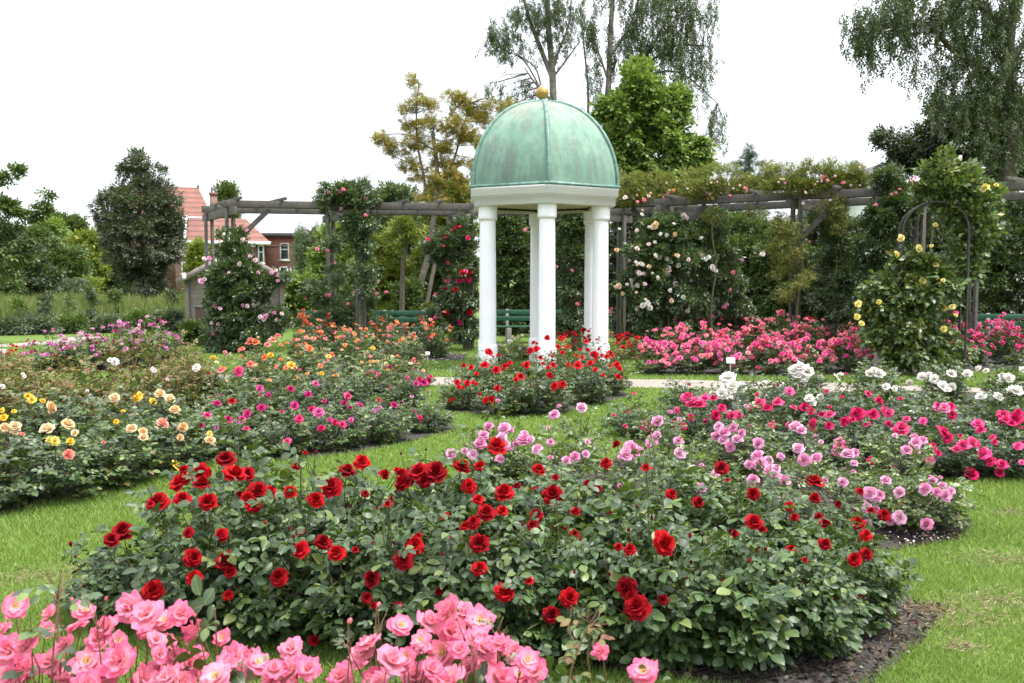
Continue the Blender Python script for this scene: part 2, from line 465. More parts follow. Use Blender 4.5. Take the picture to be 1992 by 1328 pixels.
FULL = [(4, .03, .26, .46, .28, 2, -28), (5, .07, .22, .54, .34, 6, -6), (6, .13, .15, .62, .38, 14, 20), (7, .18, .08, .70, .44, 26, 52), (8, .20, -.02, .80, .48, 44, 86), (8, .20, -.12, .88, .54, 66, 118)]
POM = [(4, .04, .22, .50, .24, 0, 5), (7, .13, .2, .52, .27, 3, 18), (9, .24, .15, .56, .30, 8, 30), (9, .32, .06, .66, .38, 18, 48), (8, .34, -.04, .74, .46, 34, 80), (6, .3, -.12, .8, .5, 58, 112)]
OPEN = [(4, .06, .04, .62, .42, 32, 66), (6, .07, .0, .86, .56, 52, 84), (6, .07, -.05, .98, .60, 66, 104)]
LOOSE = [(4, .03, .20, .50, .30, 3, -18), (5, .09, .14, .60, .38, 12, 20), (6, .13, .05, .74, .46, 28, 58), (7, .15, -.06, .88, .54, 56, 104)]
WAVY = [(4, .05, .16, .60, .40, 8, 10), (6, .08, .06, .80, .56, 34, 62), (7, .08, -.04, .96, .62, 60, 98)]
FARB = [(4, .06, .12, .68, .46, 10, 22), (5, .12, .02, .82, .56, 34, 66), (6, .14, -.08, .92, .60, 60, 104)]
SEPS = [(5, .10, -.16, .52, .12, 72, 128)]
BUDP = [(3, .10, .0, 1.25, .40, 24, -30), (4, .14, -.05, 1.2, .5, 26, -22)]
BUDS = [(5, .10, -.16, .75, .14, 34, 64)]
def bloom_mesh(kind, seed):
    nu, nv = {'full': (5, 6), 'pom': (4, 4), 'open': (7, 6), 'wavy': (7, 6), 'loose': (5, 5), 'far': (3, 4), 'bud': (4, 5)}[kind]
    rings = {'full': FULL, 'pom': POM, 'open': OPEN, 'wavy': WAVY, 'loose': LOOSE, 'far': FARB, 'bud': BUDP}[kind]
    V, Q = petals(rings, nu, nv, seed, {'open': .12, 'wavy': .16, 'pom': .05, 'bud': .02, 'far': .06}.get(kind, .11))
    mb = MB().add(V, quads=Q, mi=0)
    if kind != 'far':
        V, Q = petals(BUDS if kind == 'bud' else SEPS, 3, 4, seed + 50, .03)
        mb.add(V, quads=Q, mi=1)
        mb.lathe([(.02, -.34), (.13, -.28), (.17, -.18), (.12, -.08)], seg=6, mi=1)
    if kind == 'open':
        rng = np.random.default_rng(seed)
        for k in range(26):
            a, r = rng.uniform(0, 6.28), rng.uniform(.05, .24)
            p = np.array((math.cos(a) * r, math.sin(a) * r, .22 + rng.uniform(0, .12)))
            mb.box(p, (.05, .05, .06), mi=2)
    return mb.me('bloom_' + kind, [M['p_red'], M['sepal'], M['stamen']], True)
BL = {k: [bloom_mesh(k, 10 * i + 7) for i in range(n)] for k, n in (('full', 4), ('pom', 3), ('open', 4), ('wavy', 4), ('loose', 3), ('far', 4), ('bud', 3))}

def add_bloom(parent, pos, axis, r, kind, mat, rng, name=None, base=None):
    """pos in world space; r = radius in metres"""
    me = BL[kind][rng.integers(0, len(BL[kind]))]
    o = bpy.data.objects.new(name or ('bud' if kind == 'bud' else 'bloom'), me)
    COL.objects.link(o)
    o.parent = parent
    base = np.array(parent.location) if base is None else base
    o.location = [float(x) for x in (np.array(pos) - base)]
    q = Vector([float(x) for x in axis]).to_track_quat('Z', 'Y') @ Euler((0, 0, rng.uniform(0, 6.28))).to_quaternion()
    o.rotation_euler = q.to_euler()
    r *= (.62 if kind == 'bud' else .92)
    o.scale = (r * rng.uniform(.92, 1.08), r * rng.uniform(.92, 1.08), r * rng.uniform(.9, 1.1))
    o.material_slots[0].link = 'OBJECT'
    o.material_slots[0].material = M[mat]
    return o

# ------------------------------------------------------------------ rose bush prototypes
def bush_proto(seed, Rb=.42, H=.66, nsh=85, lpn=8, leaf=.042, near=False):
    rng = np.random.default_rng(seed)
    canes = MB()
    pos, dr, nr, ss, tips = [], [], [], [], []
    lump = rng.normal(0, 1, (5, 3)); lump[:, 2] = abs(lump[:, 2]); lump = norm(lump)
    for i in range(nsh):
        az = rng.uniform(0, 6.2832); el = math.asin(rng.uniform(-.02, 1))
        u = np.array((math.cos(az) * math.cos(el), math.sin(az) * math.cos(el), math.sin(el)))
        bulge = 1 + .13 * max(0, (lump @ u).max() - .6) / .4 + rng.normal(0, .05)
        sh = bulge * (rng.uniform(.82, 1.0) if i % 4 else rng.uniform(.5, .8))
        u[:2] *= .64 + .36 * min(1, u[2] / .42)          # narrower at the foot
        tall = rng.random() < .13 and u[2] > .45
        tip = np.array((Rb * u[0], Rb * u[1], H * (.13 + .87 * max(u[2], 0)))) * np.array((sh, sh, sh * (rng.uniform(1.12, 1.3) if tall else 1)))
        root = np.array((*(rng.normal(0, .05, 2)), 0))
        mid = tip * np.array((.45, .45, .5)) + rng.normal(0, .03, 3)
        t = np.linspace(0, 1, 7)[:, None]
        pts = (1 - t) ** 2 * root + 2 * t * (1 - t) * (mid + (0, 0, .04)) + t ** 2 * tip
        pts[1:-1] += rng.normal(0, .006, (5, 3))
        if i % 2 == 0:
            canes.tube(pts, np.linspace(.006, .0022, 7), 4)
        tg = pts[-1] - pts[-2]; tg /= np.linalg.norm(tg)
        tips.append((tip, tg, tall))
        nl = lpn if not tall else 5
        tt = rng.uniform(.42, 1.0, nl) if not tall else np.linspace(.72, .97, nl)
        for k, q in enumerate(tt):
            f = q * 6; a = min(int(f), 5); p = pts[a] + (pts[a + 1] - pts[a]) * (f - a)
            phi = k * 2.4 + rng.uniform(0, 1)
            out = norm(np.array((p[0], p[1], .0)) + 1e-4)
            rd = np.array((math.cos(phi), math.sin(phi), 0))
            d = norm(rd * .75 + out * .55 + tg * .25 + np.array((0, 0, rng.uniform(-.25, .25))))
            n = np.array((0, 0, 1.0)) + .6 * out + rng.normal(0, .28, 3)
            pos.append(p); dr.append(d); nr.append(n)
            ss.append(leaf * rng.uniform(.7, 1.15) * (1.0 if q < .93 else .7))
    pos, dr, nr, ss = map(np.array, (pos, dr, nr, ss))
    p, d, n, s = compound(pos, dr, nr, ss, rng)
    ok = p[:, 2] > .02
    if near:
        Vs, Ts, Us, o = [], [], [], 0
        kk = rng.integers(0, 3, len(p))
        for q in range(3):          # flat, cupped and drooping leaflets
            m = ok & (kk == q)
            tv = LVN.copy()
            if q == 1: tv[:, 2] += abs(tv[:, 0]) * .35
            if q == 2: tv[:, 2] -= abs(tv[:, 0]) * .30 + tv[:, 1] ** 2 * .14
            V, T = inst(tv, LTN, frames(d[m], n[m]), p[m], s[m])
            Vs.append(V); Ts.append(T + o); o += len(V); Us.append(np.tile(LVN[:, :2], (m.sum(), 1)))
        fol = mesh('rose_foliage', np.concatenate(Vs), np.concatenate(Ts), mats=[M['rose_leaf_deep']], uv=np.concatenate(Us))
    else:
        V, T = inst(LV, LT, frames(d[ok], n[ok]), p[ok], s[ok])
        fol = mesh('rose_foliage', V, T, mats=[M['rose_leaf_deep']])
    can = canes.me('rose_canes', [M['stem']], True)
    return fol, can, tips, Rb, H
PROTO = [bush_proto(s) for s in (1, 2, 3, 4)]
SPARSE = [bush_proto(s, nsh=46, lpn=6, leaf=.040) for s in (21, 22)]
NEARP = [bush_proto(s, nsh=84, lpn=7, leaf=.055, near=True) for s in (41, 42, 43, 44)]
DENSE = [bush_proto(s, Rb=.45, H=.66, nsh=60, lpn=8, leaf=.050) for s in (31, 32, 33)]

def rose_bush(base, width, height, label, group, leaf, seed, protos=PROTO, stem='stem', name='rose_bush', cat='rose bush'):
    rng = np.random.default_rng(seed)
    root = thing(name, base, label, cat, group)
    fol, can, tips, Rb, H = protos[seed % len(protos)]
    rz = rng.uniform(0, 6.28); sx = width / (2 * Rb); szz = height / H
    for nm, me, mt in (('foliage', fol, leaf), ('canes', can, stem)):
        o = obj(nm, me, root)
        o.rotation_euler = (0, 0, rz); o.scale = (sx, sx, szz)
        o.material_slots[0].link = 'OBJECT'; o.material_slots[0].material = M[mt]
    c, s = math.cos(rz), math.sin(rz)
    wt = []
    for (p, d, tall) in tips:
        q = np.array(((c * p[0] - s * p[1]) * sx, (s * p[0] + c * p[1]) * sx, p[2] * szz)) + base
        dd = norm(np.array(((c * d[0] - s * d[1]) / 1, (s * d[0] + c * d[1]), d[2])))
        wt.append((q, dd, tall))
    return dict(root=root, base=np.array(base), w=width, h=height, tips=wt, stalks=MB(), rng=rng, stem=stem, n=0)
def finish(b):
    if b['stalks'].n:
        b['stalks'].build('flower_stalks', M[b['stem']], b['root'], True)
def stalk(b, pos, axis, r, thick=.0022):
    """flower stalk from the bloom down into the bush"""
    base = b['base']
    p0 = pos - base - axis * r * .3
    inner = np.array((0, 0, b['h'] * .35))
    p1 = p0 - axis * .05 - np.array((0, 0, .03))
    v = inner - p1; L = np.linalg.norm(v)
    p2 = p1 + v / L * min(L * .7, .22) - np.array((0, 0, .02))
    b['stalks'].tube([p0, p1, p2], [thick * .8, thick, thick * 1.3], 5, cap=False)

def hit(bushes, px, py):
    """where the line of sight first meets the rounded outline of one of the bushes"""
    o = np.array((0, 0, CAMZ)); d = norm(ray(px, py))
    best = None; near = None
    for b in bushes:
        c = b['base'] + np.array((0, 0, b['h'] * .42)); rad = np.array((b['w'] * .49, b['w'] * .49, b['h'] * .60))
        oo = (o - c) / rad; dd = d / rad
        A = dd @ dd; B = oo @ dd; C = oo @ oo - 1
        D = B * B - A * C
        t0 = -B / A
        if D >= 0:
            t = t0 - math.sqrt(D) / A
            if best is None or t < best[0]: best = (t, b, c)
        m = math.sqrt(max(0, oo @ oo - B * B / A))
        if near is None or m < near[0]: near = (m, t0, b, c)
    if best is not None:
        return o + d * best[0], best[1], best[2]
    return o + d * near[1], near[2], near[3]
def place(bushes, items, kind, mat, seed, budmat=None, up=.55, scale=1.0):
    """items: (photo x, photo y, photo size[, 'b' for bud])"""
    rng = np.random.default_rng(seed)
    view = np.array((0, 0, CAMZ))
    for it in items:
        px, py, sz = it[:3]
        p, b, c = hit(bushes, px, py)
        r = sz * .5 * p[1] / F * scale
        out = norm(p - c)
        ax = norm(out * .5 + np.array((0, 0, up)) + norm(view - p) * .45 + rng.normal(0, .28, 3))
        isb = len(it) > 3 and it[3] == 'b'
        if isb:
            ax = norm(np.array((0, 0, 1.0)) + rng.normal(0, .25, 3))
            r *= 1.15
        add_bloom(b['root'], p + out * r * .2, ax, r, 'bud' if isb else kind, (budmat or mat) if isb else (mat if isinstance(mat, str) else mat[rng.integers(0, len(mat))]), rng)
        stalk(b, p + out * r * .2, ax, r)
        b['n'] += 1
def sprinkle(b, n, kind, mats, rad, budshare=.15, lo=.35, buds=None, cluster=0):
    """blooms on the shoot tips of a bush, the camera-facing and upper ones first"""
    rng = b['rng']
    c = b['base'] + np.array((0, 0, b['h'] * .4))
    tips = [t for t in b['tips'] if t[0][2] > b['h'] * lo]
    sc_ = [-(t[0][1] - c[1]) * 1.2 / b['w'] + (t[0][2] - c[2]) / b['h'] + rng.uniform(0, .9) for t in tips]
    order = np.argsort(sc_)[::-1]
    k = 0
    for i in order:
        p, d, tall = tips[i]
        m = 1 if not cluster else rng.integers(1, cluster + 1)
        for j in range(m):
            if k >= n: return
            r = rad * rng.uniform(.75, 1.15)
            q = p + (rng.normal(0, rad * 1.1, 3) if j else 0) + np.array((0, 0, r * .4))
            ax = norm(d * .5 + np.array((0, -.25, .6)) + rng.normal(0, .25, 3))
            isb = rng.random() < budshare
            add_bloom(b['root'], q, ax, r * (.8 if isb else 1), ('bud' if kind != 'far' else 'far') if isb else kind,
                      (buds if (isb and buds) else mats[rng.integers(0, len(mats))]), rng)
            if kind != 'far' or tall: stalk(b, q, ax, r)
            k += 1; b['n'] += 1
ORD = ['first', 'second', 'third', 'fourth', 'fifth', 'sixth', 'seventh', 'eighth', 'ninth', 'tenth', 'eleventh', 'twelfth', 'thirteenth', 'fourteenth']
def bed(rows, look, bedname, group, leaf, seed, protos=PROTO, stem='stem'):
    """rows: (row phrase, [(photo x, photo y of the foot, width m, height m), ...]) from the left"""
    out = []
    rng = random.Random(seed)
    for rowname, lst in rows:
        lst = sorted(lst, key=lambda e: e[0])
        n = len(lst)
        for i, (px, py, wd, ht) in enumerate(lst):
            where = 'leftmost' if i == 0 else ('rightmost' if i == n - 1 else ORD[i] + ' from left')
            lab = f'{look}, {where} in {rowname} {bedname}'
            b = rose_bush(G(px, py), wd, ht * rng.uniform(.95, 1.05), lab, group, leaf, seed * 100 + len(out), protos, stem)
            out.append(b)
    return out

# ================================================================== THE SETTING
def sheet(name, pts_px, z, mat, kind='structure'):
    pts = [G(*p) for p in pts_px]
    mb = MB()
    mb.poly([(p[0], p[1], 0) for p in pts])
    o = mb.build(name, mat)
    o.location.z = z
    return tag(o, kind=kind)

def lawn_material():
    m, t, b, out = newmat('lawn')
    big = noise(t, .55, 4); mid = noise(t, 3.2, 5); fine = noise(t, 60, 3, .7)
    c = ramp(t, mid, [(.3, (.080, .135, .022)), (.55, (.110, .175, .030)), (.75, (.145, .195, .042))])
    dry = ramp(t, big, [(.56, (0, 0, 0)), (.74, (1, 1, 1))])
    patch = ramp(t, noise(t, 1.9, 6, .7), [(.55, (0, 0, 0)), (.72, (1, 1, 1))])
    f = mixc(t, 1.0, dry, patch, 'MULTIPLY')
    c = mixc(t, f, c, (.19, .185, .065))
    c = mixc(t, .5, c, ramp(t, fine, [(.3, (.3, .3, .3)), (.7, (.75, .75, .75))]), 'OVERLAY')
    t.links.new(c, b.inputs['Base Color']); b.inputs['Roughness'].default_value = .8
    b.inputs['Specular IOR Level'].default_value = .2
    bump(t, b, fine, .8, .03)
    return m
def soil_material():
    m, t, b, out = newmat('soil')
    v = t.nodes.new('ShaderNodeTexVoronoi'); v.inputs['Scale'].default_value = 45
    tcn = t.nodes.new('ShaderNodeTexCoord'); t.links.new(tcn.outputs['Object'], v.inputs['Vector'])
    f = noise(t, 22, 6, .75)
    c = ramp(t, f, [(.3, (.022, .015, .011)), (.55, (.055, .038, .028)), (.75, (.11, .078, .055))])
    c = mixc(t, .35, c, v.outputs['Color'], 'OVERLAY')
    hs = t.nodes.new('ShaderNodeHueSaturation'); hs.inputs['Saturation'].default_value = .45
    t.links.new(c, hs.inputs['Color'])
    t.links.new(hs.outputs[0], b.inputs['Base Color']); b.inputs['Roughness'].default_value = .95
    bump(t, b, v.outputs['Distance'], 1.0, .03)
    return m
M['lawn'] = lawn_material(); M['soil'] = soil_material()
def gravel_material():
    m, t, b, out = newmat('gravel')
    f = noise(t, 90, 4, .7); g = noise(t, 2, 4)
    c = ramp(t, f, [(.3, (.15, .13, .11)), (.7, (.34, .30, .26))])
    c = mixc(t, .3, c, ramp(t, g, [(.3, (.2, .18, .15)), (.7, (.34, .31, .27))]))
    t.links.new(c, b.inputs['Base Color']); b.inputs['Roughness'].default_value = .95
    bump(t, b, f, .6, .02)
    return m
M['gravel'] = gravel_material()

# lawn: one sheet to the horizon, finely divided and gently uneven near the camera
def ground():
    xs = np.concatenate([[-1500, -300, -80], np.linspace(-30, 30, 121), [80, 300, 1500]])
    ys = np.concatenate([[-300, -40], np.linspace(-4, 60, 129), [90, 200, 500, 2500]])
    X, Y = np.meshgrid(xs, ys)
    Z = np.zeros_like(X)
    V = np.stack([X, Y, Z], -1).reshape(-1, 3)
    nx = len(xs)
    i = np.arange(len(ys) - 1)[:, None] * nx; j = np.arange(nx - 1)[None]
    q = np.stack([i + j, i + j + 1, i + nx + j + 1, i + nx + j], -1).reshape(-1, 4)
    tag(obj('lawn', mesh('lawn', V, quads=q, mats=[M['lawn']])), kind='structure')
ground()
SOIL = [
    [(130, 1195), (330, 1120), (600, 1090), (1000, 1085), (1400, 1090), (1640, 1130), (1838, 1192), (1790, 1250), (1700, 1330), (1640, 1375), (1450, 1345), (1250, 1312), (1000, 1290), (700, 1258), (480, 1235), (250, 1220)],
    [(900, 960), (1000, 905), (1300, 890), (1700, 930), (1850, 985), (1895, 1020), (1870, 1050), (1720, 1074), (1500, 1060), (1200, 1030), (950, 985)],
    [(1190, 850), (1300, 815), (1500, 830), (1800, 860), (2030, 880), (2035, 915), (1960, 937), (1850, 935), (1650, 920), (1400, 890)],
    [(1370, 800), (1500, 765), (1800, 760), (2040, 768), (2040, 848), (1800, 850), (1550, 830)],
    [(-220, 1070), (0, 1003), (200, 955), (425, 898), (440, 865), (300, 820), (0, 850), (-300, 900)],
    [(400, 895), (560, 898), (700, 880), (890, 838), (875, 815), (700, 775), (500, 780), (380, 840)],
    [(860, 800), (1000, 812), (1100, 803), (1232, 770), (1190, 755), (1050, 745), (930, 750)],
    [(400, 800), (600, 775), (800, 767), (850, 740), (820, 712), (650, 700), (470, 715)],
    [(560, 702), (900, 702), (910, 690), (780, 676), (600, 680)],
    [(1240, 730), (1480, 733), (1700, 730), (2085, 717), (2075, 668), (1350, 668)],
    [(75, 727), (330, 712), (345, 695), (95, 702)],
    [(-300, 850), (60, 838), (420, 800), (410, 770), (200, 765), (-300, 790)],
]
for k, pl in enumerate(SOIL):
    sheet('flower_bed_soil', pl, .006 + .0002 * k, M['soil'])

def ribbon(name, px, wd, z, mat):
    c = np.array([G(*p)[:2] for p in px])
    t = np.linspace(0, len(c) - 1, 60); i = np.clip(t.astype(int), 0, len(c) - 2); f = (t - i)[:, None]
    def cr_(k): return c[np.clip(k, 0, len(c) - 1)]
    p0, p1, p2, p3 = cr_(i - 1), cr_(i), cr_(i + 1), cr_(i + 2)
    pts = .5 * (2 * p1 + (p2 - p0) * f + (2 * p0 - 5 * p1 + 4 * p2 - p3) * f ** 2 + (3 * p1 - p0 - 3 * p2 + p3) * f ** 3)
    tg = norm(np.gradient(pts, axis=0)); nn = np.stack([-tg[:, 1], tg[:, 0]], 1)
    rng = np.random.default_rng(4)
    a = pts + nn * (wd / 2 + rng.normal(0, .02, (60, 1))); b = pts - nn * (wd / 2 + rng.normal(0, .02, (60, 1)))
    V = np.concatenate([np.c_[a, np.zeros(60)], np.c_[b, np.zeros(60)]])
    q = [(k, k + 1, 61 + k, 60 + k) for k in range(59)]
    o = obj(name, mesh(name, V, quads=q, mats=[mat])); o.location.z = z
    tag(o, kind='structure')
    return np.vstack([a, b[::-1]])
PATH1 = ribbon('gravel_path', [(300, 735), (600, 739), (840, 742), (1060, 744), (1300, 747), (1500, 751), (1750, 757), (2150, 775)], 1.25, .004, M['gravel'])
PATH2 = ribbon('gravel_path', [(-400, 684), (-100, 676), (30, 671), (120, 664), (180, 655)], 1.1, .004, M['gravel'])

# mown grass blades on the lawn
def inside(pt, poly):
    x, y = pt[:, 0], pt[:, 1]; r = np.zeros(len(pt), bool)
    n = len(poly)
    for k in range(n):
        x0, y0 = poly[k][:2]; x1, y1 = poly[(k + 1) % n][:2]
        c = ((y0 > y) != (y1 > y)) & (x < (x1 - x0) * (y - y0) / (y1 - y0 + 1e-12) + x0)
        r ^= c
    return r
def grass():
    rng = np.random.default_rng(11)
    N = 1100000
    d = 2.6 * (24 / 2.6) ** rng.uniform(0, 1, N) ** 1.25
    x = rng.uniform(-1, 1, N) * (.58 * d + 1.6)
    p = np.stack([x, d], 1)
    bad = np.zeros(N, bool)
    for pl in SOIL:
        q = np.array([G(*e)[:2] for e in pl]); c = q.mean(0)
        q = c + (q - c) * .985
        bad |= inside(p + rng.normal(0, .025, p.shape), q)
    for q in (PATH1, PATH2):
        bad |= inside(p + rng.normal(0, .02, p.shape), q)
    # bare, worn spots
    worn = [(80, 1130, .30), (200, 1110, .2), (1850, 965, .18), (1960, 1000, .2), (1960, 1090, .3), (1850, 1205, .35), (1950, 1170, .3), (1870, 1260, .12)]
    for wx, wy, wr in worn:
        c = G(wx, wy)[:2]
        bad |= (np.linalg.norm((p - c) * (1, .8), axis=1) < wr * rng.uniform(.2, 1.3, N)) & (rng.random(N) < .7)
    p = p[~bad]; d = d[~bad]; n = len(p)
    tone = np.sin(p[:, 0] * 2.1 + 1.3 * np.sin(p[:, 1] * 1.7)) + np.sin(p[:, 1] * 2.7 + p[:, 0])
    sc_ = (d / 4.0) ** .75
    h = rng.uniform(.016, .038, n) * np.clip(sc_, .8, 1.3) * (1 + .16 * tone); wd = rng.uniform(.0016, .0034, n) * sc_
    a = rng.uniform(0, 6.28, n); la = rng.uniform(0, 6.28, n); lean = h * rng.uniform(.2, 1.1, n)
    b = np.c_[p, np.full(n, .001)]
    s = np.c_[np.cos(a), np.sin(a), np.zeros(n)] * wd[:, None]
    tip = b + np.c_[np.cos(la) * lean, np.sin(la) * lean, h]
    V = np.stack([b - s, b + s, tip], 1).reshape(-1, 3)
    T = np.arange(3 * n).reshape(-1, 3)
    g = leafmat('grass_blade', [(0, (.095, .185, .038)), (.3, (.15, .255, .048)), (.6, (.205, .305, .055)), (.9, (.265, .355, .095)), (1, (.36, .34, .18))], .6, .35, .25, 0)
    tag(obj('grass', mesh('grass', V, T, mats=[g], smooth=False)), 'short mown green grass of the lawn between the rose beds', 'grass', None, 'stuff')
grass()
def dry():
    rng = np.random.default_rng(17); pos = []
    for wx, wy, wr in [(70, 1128, .26), (190, 1112, .16), (1850, 965, .10), (1965, 1000, .12), (1960, 1092, .22), (1850, 1205, .30), (1950, 1170, .22), (1868, 1262, .07), (1815, 1185, .12)]:
        c = G(wx, wy)[:2]
        pos.append(c + rng.normal(0, wr * .5, (int(2600 * wr), 2)) * (1.3, .8))
    p = np.concatenate(pos); n = len(p)
    d = rng.normal(0, 1, (n, 3)); d[:, 2] = abs(d[:, 2]) * .25
    V, T = inst(DV * (.16, 1, .5), DT, frames(norm(d), rng.normal(0, .4, (n, 3)) + (0, 0, 1)), np.c_[p, rng.uniform(.004, .022, n)], rng.uniform(.02, .05, n))
    mm = leafmat('dry_grass', [(0, (.10, .07, .045)), (.5, (.26, .20, .12)), (1, (.42, .34, .22))], .8, .1, .3, 0)
    tag(obj('dry_grass', mesh('dry_grass', V, T, mats=[mm])), 'straw coloured dry clippings on worn patches of the lawn', 'dry grass', None, 'stuff')
dry()
def daisies():
    rng = np.random.default_rng(5); mb = MB()
    for k in range(70):
        px, py = (rng.uniform(840, 930), rng.uniform(690, 730)) if k % 2 else (rng.uniform(1200, 1260), rng.uniform(700, 735))
        p = G(px, py)
        mb.lathe([(.002, .05), (.014, .052), (.013, .057), (.001, .058)], p, 6)
    tag(mb.build('lawn_daisies', M['p_white']), 'tiny white daisies dotted over the lawn beside the white columns', 'daisies', None, 'stuff')
daisies()
def mulch():
    rng = np.random.default_rng(8)
    pos = []
    for k in (0, 1, 2, 4):
        q = np.array([G(*e)[:2] for e in SOIL[k]]); lo, hi = q.min(0), q.max(0)
        c = rng.uniform(lo, hi, (9000, 2)); c = c[inside(c, q)]; c = c[c[:, 1] < 9]
        pos.append(c)
    p = np.concatenate(pos); n = len(p)
    d = rng.normal(0, 1, (n, 3)); d[:, 2] *= .35; nn = rng.normal(0, .5, (n, 3)) + (0, 0, 1)
    V, T = inst(DV * (1.3, 1, 1), DT, frames(norm(d), nn), np.c_[p, rng.uniform(.012, .025, n)], rng.uniform(.012, .038, n))
    mm = leafmat('mulch', [(0, (.02, .014, .010)), (.6, (.06, .042, .03)), (.93, (.12, .09, .065)), (1, (.22, .18, .14))], .9, 0, .2, 0)
    tag(obj('bark_mulch', mesh('bark_mulch', V, T, mats=[mm])), 'dark crumbled bark mulch on the soil under the near rose bushes', 'mulch', None, 'stuff')
    # fallen pink petals by the right end of the pale pink roses
    c = np.array([G(rng.normal(1790, 24), rng.normal(1050, 7)) for _ in range(60)])
    d = rng.normal(0, 1, (60, 3)); d[:, 2] *= .2
    V, T = inst(DV * (1.8, 1, 1), DT, frames(norm(d), rng.normal(0, .3, (60, 3)) + (0, 0, 1)), c + (0, 0, .028), rng.uniform(.010, .020, 60))
    tag(obj('fallen_petals', mesh('fallen_petals', V, T, mats=[M['p_blush']])), 'pale fallen petals on bare soil beneath the pale pink roses', 'petals', None, 'stuff')
mulch()

# ------------------------------------------------------------------ pavilion
def white_paint():
    m, t, b, out = newmat('white_paint')
    f = noise(t, 3, 5); g = noise(t, 40, 3)
    c = ramp(t, f, [(.3, (.77, .77, .81)), (.7, (.83, .83, .86))])
    tcn = t.nodes.new('ShaderNodeTexCoord'); mp = t.nodes.new('ShaderNodeMapping'); mp.inputs['Scale'].default_value = (14, 14, .8)
    t.links.new(tcn.outputs['Object'], mp.inputs['Vector'])
    st = noise(t, 1, 4, .7, vec=mp.outputs['Vector'])
    c = mixc(t, ramp(t, st, [(.62, (0, 0, 0)), (.85, (.28, .28, .28))]), c, (.55, .50, .44))
    # soil splash and algae on the lowest part of the column bases
    sz = t.nodes.new('ShaderNodeSeparateXYZ'); t.links.new(tcn.outputs['Object'], sz.inputs[0])
    mr = t.nodes.new('ShaderNodeMapRange'); mr.inputs['From Min'].default_value = .38; mr.inputs['From Max'].default_value = .0
    t.links.new(sz.outputs['Z'], mr.inputs['Value'])
    dirt = mixc(t, 1.0, mr.outputs[0], ramp(t, noise(t, 9, 5, .7), [(.38, (0, 0, 0)), (.62, (.8, .8, .8))]), 'MULTIPLY')
    c = mixc(t, dirt, c, (.30, .29, .20))
    t.links.new(c, b.inputs['Base Color']); b.inputs['Roughness'].default_value = .55
    bump(t, b, g, .08, .005)
    return m
def copper():
    m, t, b, out = newmat('green_copper')
    tcn = t.nodes.new('ShaderNodeTexCoord')
    f = noise(t, 2.2, 6, .65); g = noise(t, 18, 5, .7)
    c = ramp(t, f, [(.25, (.095, .19, .140)), (.5, (.145, .255, .195)), (.75, (.21, .315, .255))])
    mp = t.nodes.new('ShaderNodeMapping'); mp.inputs['Scale'].default_value = (5, 5, .7)
    t.links.new(tcn.outputs['Object'], mp.inputs['Vector'])
    st = noise(t, 1, 5, .65, vec=mp.outputs['Vector'])
    c = mixc(t, ramp(t, st, [(.46, (0, 0, 0)), (.64, (.85, .85, .85))]), c, (.115, .155, .13))
    # weathered brownish crown and dark pitting lower down (patina differs with height)
    sx = t.nodes.new('ShaderNodeSeparateXYZ'); t.links.new(tcn.outputs['Object'], sx.inputs[0])
    mr = t.nodes.new('ShaderNodeMapRange'); mr.inputs['From Min'].default_value = 4.2; mr.inputs['From Max'].default_value = 4.85
    t.links.new(sx.outputs['Z'], mr.inputs['Value'])
    top = mixc(t, 1.0, mr.outputs[0], ramp(t, noise(t, 3, 5), [(.3, (.15, .15, .15)), (.7, (1, 1, 1))]), 'MULTIPLY')
    c = mixc(t, top, c, (.26, .25, .20))
    c = mixc(t, ramp(t, g, [(.58, (0, 0, 0)), (.74, (.75, .75, .75))]), c, (.045, .11, .095))
    t.links.new(c, b.inputs['Base Color']); b.inputs['Roughness'].default_value = .65; b.inputs['Specular IOR Level'].default_value = .35
    bump(t, b, f, .25, .05)
    return m
M['white_paint'] = white_paint(); M['copper'] = copper()
M['copper_rib'] = plain('copper_rib', (.10, .20, .165), .5, .5, 9, .2)
M['gold'] = plain('gold', (.33, .20, .045), .38, .25, 6, .1, .5, .35)
M['soffit'] = plain('soffit', (.46, .40, .30), .7, .15, 5)
